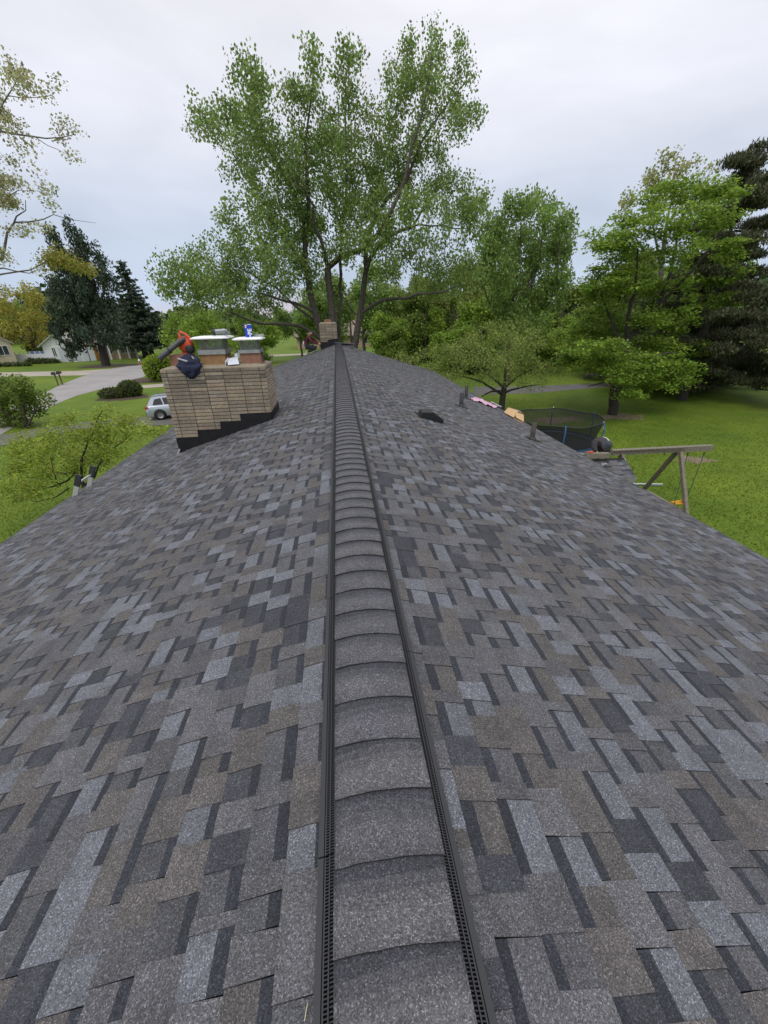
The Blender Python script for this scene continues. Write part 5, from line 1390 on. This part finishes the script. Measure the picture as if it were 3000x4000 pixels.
c = gz(40, 1432); shrub('shrub', 'low bushes along the foot of the tan house', tuple(c), [((-1.5 + 1.3 * k, 0, .25), (.6, .5, .35)) for k in range(4)], L_YEW, .22, 300, 44)
c = gz(1640, 1415); shrub('shrub', 'dark rounded bush on the lawn beyond the right slope', (14.0, 44, 0), [((0, 0, 1.0), (1.8, 1.5, 1.3)), ((1.2, .3, .8), (1.3, 1.2, 1.0))], L_YEW, .2, 420, 45)

# --- trees behind: a few kinds, copied
def kind_tree(name, label, h, w, leaf, seed, size, group, base=(0, 0, 0), bark=None, low=.22, mode='rand', per=22, k=1.5):
    r = np.random.default_rng(seed); blobs = []; limbs = [([Vector(base), Vector(base) + Vector((.1, 0, h * .3)), Vector(base) + Vector((0, .1, h * .75))], w * .028, .05)]
    for i in range(15):
        a = r.uniform(0, 6.28); z = r.uniform(low, .88); q = w * .5 * math.sqrt(max(.05, 1 - ((z - .5) / .52) ** 2)) * r.uniform(.35, .85)
        c = (base[0] + q * math.cos(a), base[1] + q * math.sin(a), base[2] + z * h); s = w * r.uniform(.13, .22)
        blobs.append((c, (s, s, s * .85), int(14 * k))); 
        if i % 2 == 0: limbs.append(([Vector(base) + Vector((0, 0, h * z * .5)), Vector(c)], w * .012, .03))
    return make_tree(name, label, 'tree', base, limbs, blobs, leaf, size, per, (size * 1.5,) * 3, mode, bark=bark or M_BARK, twig=.02, step=1.3, seed=seed, group=group)
def copy_thing(o, loc, rz, sc, label=None):
    c = o.copy(); COL.objects.link(c); c.location = loc; c.rotation_euler = (0, 0, rz); c.scale = (sc[0], sc[0], sc[1])
    if label: c['label'] = label
    for ch in list(o.children):
        d = ch.copy(); COL.objects.link(d); d.parent = c
        for g_ in ch.children:
            e = g_.copy(); COL.objects.link(e); e.parent = d
    return c
GB = 'trees standing behind the lawns'
KT = [kind_tree('background_tree', 'tall light green tree seen between the big maple trunks', 14.5, 9.5, L_ASH, 51, .30, GB, (3.5, 60, 0), low=.14),
      kind_tree('background_tree', 'mid green bushy tree right of the brown roofed house', 9, 8, L_MID, 52, .30, GB, (11.5, 57, 0), low=.12),
      kind_tree('background_tree', 'tall olive loose tree standing left behind the upright ash', 12, 8, L_OLIVE, 53, .30, GB, (22.0, 62, 0)),
      kind_tree('background_tree', 'bright green rounded tree left of the small spreading tree', 8, 7, L_BRIGHT, 54, .26, GB, (17, 50, 0), low=.10)]
spots = [(0, -6, 70, .75, .62, 'light green tree just left of the leftmost big maple trunk'), (3, -11.5, 62, .9, .75, 'bright green tree behind the kneeling person'), (1, -15, 72, .8, .6, 'low mid green tree far behind the big chimney'),
         (3, -17.5, 57, 1.0, .75, 'bright green tree behind the round clipped bush'), (0, -21, 76, .8, .55, 'light green tree right of the drooping spruce'), (2, 8.5, 70, .8, .9, 'olive tree over the right end of the brown roof'),
         (3, 12.5, 46, .8, .62, 'low bright green tree right of the far end of the ridge'), (0, 27, 66, 1.0, .8, 'tall light green tree far behind the upright ash'), (1, 31, 58, 1.1, 1.0, 'mid green tree in the gap right of the upright ash'),
         (3, 25.5, 50, .9, .8, 'bright green tree low behind the upright ash'), (1, 35, 50, 1.1, 1.2, 'mid green tree behind the left side of the lawn maple'), (2, 39, 56, 1.0, 1.0, 'olive tree far behind the lawn maple'),
         (0, 36, 42, 1.0, .85, 'light green tree close behind the lawn maple crown'), (1, 42, 46, 1.2, 1.1, 'mid green tree behind the pines'), (3, 30, 44, .9, .7, 'bright green tree at the far end of the path'),
         (2, 15, 72, .9, 1.0, 'olive tree beyond the white van'), (1, 20, 74, 1.0, 1.05, 'mid green tree in the back row left of the upright ash'), (0, 33, 76, 1.1, .8, 'light green tree in the back row between ash and lawn maple'),
         (1, -1.5, 84, .8, .6, 'mid green tree at the left end of the brown roofed house'), (2, 6, 104, 1, .9, 'olive tree behind the brown roof'), (3, 21, 44, .8, .6, 'low bright green tree behind the small spreading tree'),
         (0, -27, 96, 1, .6, 'light green tree beyond the drooping spruce'), (2, -33, 104, 1, .7, 'olive tree far behind the second spruce'), (1, -24, 88, .8, .55, 'mid green tree over the round clipped bush'),
         (1, -56, 92, 1.2, .9, 'mid green tree behind the white house gable'), (3, -48, 90, 1.1, .8, 'bright green tree behind the broad dark evergreen'), (0, -62, 88, 1.2, .8, 'light green tree behind the golden tree'),
         (2, -70, 84, 1.2, 1.0, 'olive tree behind the cream house'), (1, 26, 38, .8, .6, 'mid green tree beside the path behind the lawn maple trunk'), (3, 12, 60, 1, .9, 'bright green tree behind the rightmost maple limb'),
         (1, 8, 52, .7, .5, 'low mid green tree beyond the far chimney'), (0, -2.5, 66, .8, .85, 'light green tree between the two left maple trunks'), (3, 6.5, 54, .85, .8, 'bright green tree behind the right maple trunk'), (2, 17, 56, .8, .95, 'olive tree between the rightmost maple limb and the ash')]
for k_, (i, x, y, s1, s2, lab) in enumerate(spots):
    copy_thing(KT[i], (x, y, 0), rnd.uniform(0, 6.28), (s1 * rnd.uniform(.92, 1.08), s2 * rnd.uniform(.92, 1.08)), lab)
# bright young tree beyond the road behind the chimney
Y10 = 34
bl = px_blobs([(1600, 600, 110, 60), (1500, 780, 90, 50), (1650, 760, 140, 80), (1750, 620, 120, 70), (1850, 740, 120, 70), (1560, 690, 70, 40), (2000, 660, 120, 70), (2050, 800, 110, 50), (1900, 560, 110, 60)], (0, 1000), 2.37, Y10, 1.2, R7, k=16)
p = Vector((-9.5, Y10, 0))
make_tree('young_tree', 'bright yellow-green young tree behind the big chimney and its caps', 'tree', tuple(p), [([p, p + Vector((.1, 0, 2)), p + Vector((0, 0, 5.2))], .12, .04), ([p + Vector((0, 0, 2)), p + Vector((-2.4, 0, 3.6))], .06, .02), ([p + Vector((0, 0, 2.2)), p + Vector((2.2, 0, 4))], .06, .02)], bl, L_BRIGHT, .19, 17, (.25, .25, .2), 'rand', twig=.012, step=.6, seed=15)

# far woods: a belt of leaf clumps along the horizon that reads as one mass
r = np.random.default_rng(77); n = 5200
an = r.uniform(-1.25, 1.25, n); d = r.uniform(165, 260, n)
hh = 9 + 3.0 * np.sin(an * 9) + 2.0 * np.sin(an * 23 + 1) + 1.2 * np.sin(an * 57)
C = np.stack([np.sin(an) * d, np.cos(an) * d, r.uniform(0, 1, n) ** .7 * hh], 1)
V, F, t = leaf_arrays(C, 9, 1.3, 2.0, 'rand', r, .5, lum=(.5, 1.5))
tag(place('far_woods', fast_mesh('far_woods', V, F, mat('far_woods', (.055, .085, .035), .9, tint=True), tint=t)), kind='stuff')
g = MB()
for k in range(60):
    a0, a1 = -1.5 + 3.0 * k / 60, -1.5 + 3.0 * (k + 1) / 60
    h0, h1 = [9 + 4 * math.sin(a * 7) + 3 * math.sin(a * 17) for a in (a0, a1)]
    for (d0, z0, d1, z1) in ((290, 0, 420, 1), (420, 1, 600, .6)):
        g.poly([(math.sin(a0) * d0, math.cos(a0) * d0, z0 * h0), (math.sin(a1) * d0, math.cos(a1) * d0, z0 * h1), (math.sin(a1) * d1, math.cos(a1) * d1, z1 * h1), (math.sin(a0) * d1, math.cos(a0) * d1, z1 * h0)])
tag(g.build('hills', mat('wooded_hill', (.05, .075, .04), .95, noise=(.08, .5, 1.5))), kind='structure')

# ------------------------------------------------------------------ houses across the road and far behind
M_SIDE = mat('white_siding', (.74, .75, .76), .6, noise=(3, .92, 1.05))
M_CREAM = mat('cream_siding', (.56, .49, .35), .7, noise=(3, .9, 1.05))
M_TANB = mat('tan_brick_wall', (.42, .31, .22), .9, noise=(6, .75, 1.2))
M_BROOF = mat('brown_shingle_roof', (.21, .165, .135), .9, noise=(4, .75, 1.2), noise2=(30, .8, 1.2))
M_GROOF = mat('pale_shingle_roof', (.50, .49, .47), .9, noise=(4, .85, 1.1))
M_GLASS = mat('window_glass', (.03, .04, .05), .08, spec=.8)
M_ODOOR = mat('orange_door', (.62, .33, .06), .6)
M_GDOOR = mat('garage_door', (.50, .53, .57), .5)
def frame_box(root, A, B, depth):
    """local axes of a house front from A to B on the ground"""
    A, B = Vector((A[0], A[1], 0)), Vector((B[0], B[1], 0)); u = (B - A); L = u.length; u.normalize(); n = Vector((u.y, -u.x, 0))    # n points to the viewer
    def P(s, d, z): return A + u * s - n * d + Vector((0, 0, z))
    return P, L
def solid(b, P, s0, s1, d0, d1, z0, z1):
    vs = [P(s, d, z) for z in (z0, z1) for s, d in ((s0, d0), (s1, d0), (s1, d1), (s0, d1))]
    b.add(vs, [(3, 2, 1, 0), (4, 5, 6, 7), (0, 1, 5, 4), (1, 2, 6, 5), (2, 3, 7, 6), (3, 0, 4, 7)])
def house_window(root, P, s0, s1, z0, z1, d=0.0):
    b = MB(); t = .07
    for a in ((s0 - t, s1 + t, z0 - t, z0), (s0 - t, s1 + t, z1, z1 + t), (s0 - t, s0, z0, z1), (s1, s1 + t, z0, z1), ((s0 + s1) / 2 - .03, (s0 + s1) / 2 + .03, z0, z1)):
        solid(b, P, a[0], a[1], d - .06, d - .004, a[2], a[3])
    w = b.build('window', M_TRIM, root)
    b = MB(); solid(b, P, s0, s1, d - .025, d - .006, z0, z1); b.build('pane', M_GLASS, w)
def gable_roof(root, P, s0, s1, d0, d1, z, rise, over, m, along='s'):
    b = MB()
    if along == 's':
        dm = (d0 + d1) / 2; k = rise / ((d1 - d0) / 2); q = z - k * over
        L = [(s0 - over, d0 - over, q), (s1 + over, d0 - over, q), (s1 + over, dm, z + rise), (s0 - over, dm, z + rise)]
        Rr = [(s0 - over, d1 + over, q), (s1 + over, d1 + over, q), (s1 + over, dm, z + rise), (s0 - over, dm, z + rise)]
    else:
        sm = (s0 + s1) / 2; k = rise / ((s1 - s0) / 2); q = z - k * over
        L = [(s0 - over, d0 - over, q), (s0 - over, d1 + over, q), (sm, d1 + over, z + rise), (sm, d0 - over, z + rise)]
        Rr = [(s1 + over, d0 - over, q), (s1 + over, d1 + over, q), (sm, d1 + over, z + rise), (sm, d0 - over, z + rise)]
    for quad in (L, Rr):
        v = [P(*p) for p in quad]; w = [p + Vector((0, 0, .12)) for p in v]
        b.add(v + w, [(3, 2, 1, 0), (4, 5, 6, 7), (0, 1, 5, 4), (1, 2, 6, 5), (2, 3, 7, 6), (3, 0, 4, 7)])
    return b.build('roof', m, root)
def gable_wall(root, P, s0, s1, d, z, rise, m):
    b = MB(); sm = (s0 + s1) / 2
    v = [P(s0, d, z), P(s1, d, z), P(sm, d, z + rise), P(s0, d + .12, z), P(s1, d + .12, z), P(sm, d + .12, z + rise)]
    b.add(v, [(0, 1, 2), (5, 4, 3), (0, 3, 4, 1), (1, 4, 5, 2), (2, 5, 3, 0)]); return b.build('gable', m, root)
# white house with garage
A, B = gz(188, 1419), gz(352, 1411)
root = thing('white_house', tuple(A), 'white sided house with a gabled garage front across the road', 'house')
P, L = frame_box(root, A, B, 8)
b = MB(); solid(b, P, 0, L, 0, 9, 0, 2.7); b.build('wall', M_SIDE, root)
gable_wall(root, P, 0, L * .66, -.01, 2.7, 1.35, M_SIDE); gable_roof(root, P, 0, L * .66, 0, 9, 2.7, 1.35, .5, M_GROOF, 'd'); gable_roof(root, P, L * .66 + .55, L, 1.0, 8.2, 2.72, 1.0, .0, M_GROOF, 's')
b = MB(); k0, k1 = L * .33, L * .62
for i in range(4): solid(b, P, k0, k1, -.05, -.005, .05 + .56 * i, .05 + .56 * i + .53)
b.build('garage_door', M_GDOOR, root)
house_window(root, P, L * .20, L * .27, 1.0, 2.2)
for i in range(3):
    b = MB(); solid(b, P, L * .70 + i * .95, L * .70 + i * .95 + .80, -.04, -.005, .05, 2.15); b.build('shutter_panel', M_GDOOR, root)
# tan brick house beside it, behind the dark evergreen
A, B = gz(354, 1411), gz(545, 1398)
root = thing('brick_house', tuple(A), 'tan brick house with orange door and white porch columns behind the dark evergreen', 'house')
P, L = frame_box(root, A, B, 9)
b = MB(); solid(b, P, .1, L, .6, 9, 0, 2.6); b.build('wall', M_TANB, root)
gable_roof(root, P, 0.2, L, .6, 9, 2.6, 1.5, .6, M_BROOF, 's')
b = MB(); solid(b, P, .5, 1.6, .53, .595, .05, 2.2); b.build('door', M_ODOOR, root)
for s_ in (.22, .42, .60, .80, .97):
    b = MB(); solid(b, P, L * s_ - .12, L * s_ + .12, .05, .28, 0, 2.55); b.build('porch_column', M_TRIM, root)
for s_ in (.30, .66, .86): house_window(root, P, L * s_, L * s_ + 1.3, .9, 2.1, .6)
# tan house at the far left
A, B = gz(-130, 1440), gz(73, 1424)
root = thing('tan_house', tuple(A), 'cream sided house with one dark window at the far left edge', 'house')
P, L = frame_box(root, A, B, 9)
b = MB(); solid(b, P, 0, L, 0, 9, 0, 3.2); b.build('wall', M_CREAM, root)
gable_wall(root, P, 0, L, -.01, 3.2, 2.3, M_CREAM); gable_roof(root, P, 0, L, 0, 9, 3.2, 2.3, .35, M_GROOF, 'd')
house_window(root, P, L - 1.75, L - .55, 1.5, 2.75); house_window(root, P, L * .4, L * .55, 1.3, 2.6)
p = P(L - 3.2, -1.2, 0)
make_tree('bare_shrub', 'twiggy bare brown shrub against the cream house wall', 'shrub', tuple(p), [([p, p + Vector((.1, 0, 1)), p + Vector((-.3, 0, 2.4))], .05, .02), ([p, p + Vector((1.2, 0, 1.6))], .04, .015), ([p, p + Vector((-1.0, 0, 1.8))], .04, .015)],
          [(tuple(p + Vector((0, 0, 1.6))), (1.7, .8, 1.2), 60)], leafm('dry_leaf', (.16, .11, .075)), .13, 7, (.16, .16, .16), twig=.02, step=.5, seed=61)
# white fence with a blue lattice top
A, B = gz(72, 1420), gz(190, 1416)
root = thing('white_fence', tuple(A), 'white panel fence with a blue lattice strip between two houses', 'fence')
P, L = frame_box(root, A, B, 1)
for i in range(6):
    b = MB(); solid(b, P, L * i / 6 + .05, L * (i + 1) / 6 - .05, 0, .05, .05, 1.35); b.build('panel', M_SIDE, root)
    b = MB(); solid(b, P, L * i / 6 - .06, L * i / 6 + .06, -.03, .09, 0, 1.75); b.build('post', M_TRIM, root)
M_LAT = mat('blue_lattice', (.20, .30, .62), .6)
for i in range(3, 6):
    b = MB(); x0, x1 = L * i / 6 + .08, L * (i + 1) / 6 - .08
    for k in range(7): solid(b, P, x0 + (x1 - x0) * k / 6.2, x0 + (x1 - x0) * k / 6.2 + .05, .01, .04, 1.37, 1.72)
    solid(b, P, x0, x1, .012, .038, 1.37, 1.42); solid(b, P, x0, x1, .012, .038, 1.67, 1.72)
    b.build('lattice', M_LAT, root)
# brown roofed house behind the big maple
A, B = gz(1160, 1342), gz(1455, 1342)
k = 88 / A.y; A, B = Vector((A.x, A.y, 0)), Vector((B.x, B.y, 0)); A *= 88 / A.y; B *= 88 / B.y
root = thing('brown_roofed_house', tuple(A), 'long low house with a brown shingle roof behind the big maple trunks', 'house')
P, L = frame_box(root, A, B, 9)
b = MB(); solid(b, P, 0, L, 0, 10, 0, 2.5); b.build('wall', M_TANB, root)
gable_roof(root, P, 0, L, 0, 10, 2.5, 2.4, .6, M_BROOF, 's')
for s_ in (.1, .3, .72, .88): house_window(root, P, L * s_, L * s_ + 1.6, .8, 2.0)
b = MB(); solid(b, P, L * .45, L * .45 + 1, -.06, -.005, .05, 2.1); b.build('door', M_TRIM, root)

# ------------------------------------------------------------------ cars
M_TYRE = mat('tyre', (.015, .015, .016), .85); M_RIM = mat('rim', (.35, .36, .37), .3, .8); M_TAIL = mat('tail_light', (.45, .02, .02), .25); M_CGL = mat('car_glass', (.012, .014, .017), .06, spec=.7)
def car(name, label, loc, rz, paint, prof, house_b, house_t, wb, lower=None, rails=False):
    """prof: side outline of the lower body; house_b / house_t: glasshouse outline with its half widths"""
    root = thing(name, loc, label, 'car', rz=rz); b = MB()
    secs = [(-.93, .88), (-.90, .98), (-.45, 1.0), (.45, 1.0), (.90, .98), (.93, .88)]
    cx, cz = 0, .62; n = len(prof); vs = []
    for y, q in secs: vs += [(cx + (x - cx) * (1 - (1 - q) * .35), y, cz + (z - cz) * q) for x, z in prof]
    fs = [tuple(range(n)), tuple(range(n * 6 - 1, n * 5 - 1, -1))] + [(j * n + i, j * n + (i + 1) % n, (j + 1) * n + (i + 1) % n, (j + 1) * n + i) for j in range(5) for i in range(n)]
    b.add(vs, fs, True)
    m = len(house_b); vs = []
    for y, q in ((-1, 0), (1, 0)): vs += [(x, y * (.86 - (z - 1.0) * .30), z) for x, z in house_b]
    b.add(vs, [tuple(range(m)), tuple(range(2 * m - 1, m - 1, -1))] + [(i, (i + 1) % m, m + (i + 1) % m, m + i) for i in range(m)])
    b.build('body', paint, root, world=False)
    for sd_ in (-1, 1):
        for wpoly in house_t:
            g = MB(); v = [(x, sd_ * (.872 - (z - 1.0) * .30), z) for x, z in wpoly]; w = [(x, y - sd_ * .02, z) for x, y, z in v]; k = len(v)
            g.add(v + w, [tuple(range(k)), tuple(range(2 * k - 1, k - 1, -1))] + [(i, (i + 1) % k, k + (i + 1) % k, k + i) for i in range(k)]); g.build('side_window', M_CGL, root, world=False)
    hb = house_b
    for nm, (i, j) in (('rear_window', (0, 1)), ('windscreen', (-2, -1))):
        (x0, z0), (x1, z1) = hb[i], hb[j]
        def q(t, y, o): 
            x, z = x0 + (x1 - x0) * t, z0 + (z1 - z0) * t; nx = -.015 if i == 0 else .015
            return (x + nx, y * (.86 - (z - 1.0) * .30 - .09), z + .012)
        g = MB(); g.add([q(.12, -1, 0), q(.12, 1, 0), q(.88, 1, 0), q(.88, -1, 0)], [(0, 1, 2, 3)]); g.build(nm, M_CGL, root, world=False, fix=False)
    for x in wb:
        for sd_ in (-1, 1):
            g = MB(); T = Matrix.Translation((x, sd_ * .865, .36)) @ Matrix.Rotation(math.radians(90), 4, 'X')
            g.lathe([(.22, -.12), (.33, -.12), (.36, -.09), (.36, .09), (.33, .12), (.22, .12)], 24, T); wh = g.build('wheel', M_TYRE, root, world=False)
            g = MB(); g.lathe([(.001, -.10), (.07, -.105), (.21, -.095), (.225, -.12), (.225, .12), (.21, .095), (.07, .105), (.001, .10)], 16, T); g.build('rim', M_RIM, wh, world=False)
            g = MB(); g.lathe([(.001, -.012), (.43, -.012), (.43, .012), (.001, .012)], 24, Matrix.Translation((x, sd_ * .935, .38)) @ Matrix.Rotation(math.radians(90), 4, 'X')); g.build('wheel_well_shade', M_TYRE, root, world=False)  # flat black disc painting the dark hollow around the wheel
    xr = min(x for x, _ in prof)
    for sd_ in (-1, 1):
        g = MB(); g.box((xr + .13, sd_ * .76, .93), (.26, .34, .15)); g.build('tail_light', M_TAIL, root, world=False)
        g = MB(); g.box((-xr - .22, sd_ * .70, .74), (.30, .36, .12)); g.build('headlight', M_ALU, root, world=False)
    g = MB(); g.box((xr + .03, 0, .52), (.12, 1.62, .16)); g.build('rear_bumper', M_DK, root, world=False)
    if rails:
        for sd_ in (-1, 1): g = MB(); g.tube([(-1.55, sd_ * .60, 1.66), (-1.4, sd_ * .60, 1.73), (.0, sd_ * .60, 1.73), (.2, sd_ * .60, 1.66)], .02, 6); g.build('roof_rail', M_DK, root, world=False)
    for sd_ in (-1, 1): g = MB(); g.box((.95, sd_ * .96, 1.10), (.14, .16, .12)); g.build('mirror', paint, root, world=False)
    return root
SUVS = .86
M_SILV = mat('silver_paint', (.50, .54, .60), .3, .55, coat=.5)
M_DRED = mat('dark_red_paint', (.06, .010, .012), .3, .2, coat=.5)
wc = gz(621, 1642)
hdg = math.radians(17)
car('suv', 'silver sport utility car with dark windows parked behind the chimney', (wc.x + 1.42 * math.cos(hdg) - .75 * math.sin(hdg), wc.y + 1.42 * math.sin(hdg) + .75 * math.cos(hdg), .02), hdg, M_SILV,
    [(-2.32, .34), (-2.36, .62), (-2.30, .98), (-2.05, 1.06), (.95, 1.06), (1.9, .98), (2.28, .80), (2.34, .55), (2.28, .32), (1.9, .26), (-1.9, .26)],
    [(-2.22, 1.02), (-1.86, 1.60), (-1.55, 1.67), (.05, 1.66), (1.08, 1.04)], [[(-1.82, 1.10), (-1.62, 1.50), (-1.20, 1.56), (-1.10, 1.10)], [(-1.02, 1.10), (-1.10, 1.565), (-.25, 1.575), (-.15, 1.10)], [(-.07, 1.10), (-.17, 1.575), (.05, 1.57), (.80, 1.12)]], (-1.45, 1.40), rails=True).scale = (SUVS, SUVS, SUVS)
c = gz(432, 1397)
car('sedan', 'dark maroon car parked under the broad dark evergreen', (c.x, c.y, .02), math.radians(-15), M_DRED,
    [(-2.25, .34), (-2.28, .70), (-2.1, .95), (-1.4, 1.0), (1.0, .98), (1.9, .85), (2.22, .65), (2.2, .32), (1.8, .24), (-1.8, .24)],
    [(-1.75, .98), (-1.0, 1.40), (-.2, 1.44), (.35, 1.40), (1.15, .96)], [[(-1.2, 1.03), (-.8, 1.34), (-.2, 1.37), (-.2, 1.03)], [(-.1, 1.03), (-.1, 1.37), (.3, 1.33), (.85, 1.03)]], (-1.4, 1.35))

# ------------------------------------------------------------------ street furniture
M_MBOX = mat('dark_mailbox', (.035, .04, .038), .6)
for k, (px, py, hx, lab) in enumerate(((229, 1507, -.35, 'dark mailbox on a post, the one with a pale flag, at the road edge'), (245, 1503, .15, 'dark mailbox on a thin post just right of the pale-flagged one'))):
    p = gz(px, py); root = thing('mailbox', tuple(p), lab, 'mailbox', 'mailboxes by the road')
    b = MB(); b.box((p.x, p.y, .55), (.10, .10, 1.1)); b.build('post', M_WOODD, root)
    b = MB(); b.prism([(p.x - .13, 1.08), (p.x + .13, 1.08), (p.x + .13, 1.26), (p.x + .09, 1.34), (p.x, 1.37), (p.x - .09, 1.34), (p.x - .13, 1.26)], p.y - .30, p.y + .30)
    b.build('letter_box', M_MBOX, root)
    b = MB(); b.box((p.x + .15, p.y, 1.3), (.02, .05, .22)); b.build('flag', M_WHITE if k == 0 else M_RED, root)
p = gz(548, 1426); root = thing('fire_hydrant', tuple(p), 'red fire hydrant with a white top on the roadside lawn', 'fire hydrant')
b = MB(); b.lathe([(.16, 0), (.16, .06), (.12, .07), (.12, .52), (.14, .54), (.14, .58)], 16, Matrix.Translation(p)); b.build('barrel', mat('hydrant_red', (.30, .05, .03), .5), root)
b = MB(); b.lathe([(.14, .58), (.13, .68), (.08, .78), (.03, .80), (.03, .86), (.001, .86)], 16, Matrix.Translation(p)); b.build('bonnet', M_WHITE, root)
for a in (0, 2.1, 4.2):
    u = Vector((math.cos(a), math.sin(a), 0)); b = MB(); b.tube([p + u * .10 + Vector((0, 0, .42)), p + u * .21 + Vector((0, 0, .42))], .05, 10); b.build('nozzle', M_WHITE, root)
pp = [Vector((-95, 56, 0)), Vector((-46, 59.5, 0)), Vector((2, 66, 0)), Vector((60, 92, 0))]
pole_lab = ['timber utility pole out past the far left edge', 'timber utility pole behind the golden tree', 'timber utility pole among the trees behind the big maple', 'timber utility pole beyond the belt of trees']
for i in (0, 2, 3):
    root = thing('utility_pole', tuple(pp[i]), pole_lab[i], 'utility pole', 'utility poles along the road')
    b = MB(); b.tube([pp[i], pp[i] + Vector((0, 0, 9.2))], [.16, .11], 10); b.build('pole', M_WOODD, root)
    b = MB(); b.bar(pp[i] + Vector((-.9, .2, 8.6)), pp[i] + Vector((.9, -.2, 8.6)), .10, .12); b.build('crossarm', M_WOODD, root)
for k, (h, h2, lab) in enumerate(((5.05, 5.3, 'upper pale utility wire crossing in front of the dark evergreen'), (4.85, 5.12, 'utility wire close under the upper pale one'), (3.9, 4.25, 'lower utility wire crossing the dark evergreen'), (3.65, 3.85, 'lowest utility wire crossing the dark evergreen'))):
    a, c, d = Vector((-95, 56, h + 1.2)), Vector((-40, 59.5, h - .2)), Vector((2, 66, h2 + 1.0)); e = Vector((60, 92, h2 + 1.6)); pts = []
    for i in range(13):
        t = i / 12; q = a.lerp(d, t); q.z -= 1.1 * 4 * t * (1 - t); pts.append(q)
    for i in range(1, 9):
        t = i / 8; q = d.lerp(e, t); q.z -= .9 * 4 * t * (1 - t); pts.append(q)
    b = MB(); b.tube(pts, .008, 5); o = b.build('utility_wire', M_VENT, loc=tuple(pts[6])); tag(o, lab, 'wire', 'utility wires along the road')
# a post light and small things seen between the trees on the right
p = Vector((15.5, 60, 0)); root = thing('parked_van', tuple(p), 'white van half hidden among trees beyond the right slope', 'van')
b = MB(); b.prism([(-2.4, .4), (-2.45, 1.9), (-2.2, 2.1), (.9, 2.1), (1.7, 1.25), (2.4, 1.05), (2.45, .4)], -.95, .95); b.build('body', M_WHITE, root, world=False)
b = MB(); b.prism([(1.0, 1.30), (.95, 1.95), (.85, 1.95), (.1, 1.95), (.1, 1.30)], -.965, -.955); b.build('side_window', M_CGL, root, world=False)
for x in (-1.6, 1.6):
    for y in (-.8, .8):
        b = MB(); b.lathe([(.001, -.1), (.33, -.1), (.36, -.06), (.36, .06), (.33, .1), (.001, .1)], 18, Matrix.Translation((x, y, .36)) @ Matrix.Rotation(math.radians(90), 4, 'X')); b.build('wheel', M_TYRE, root, world=False)
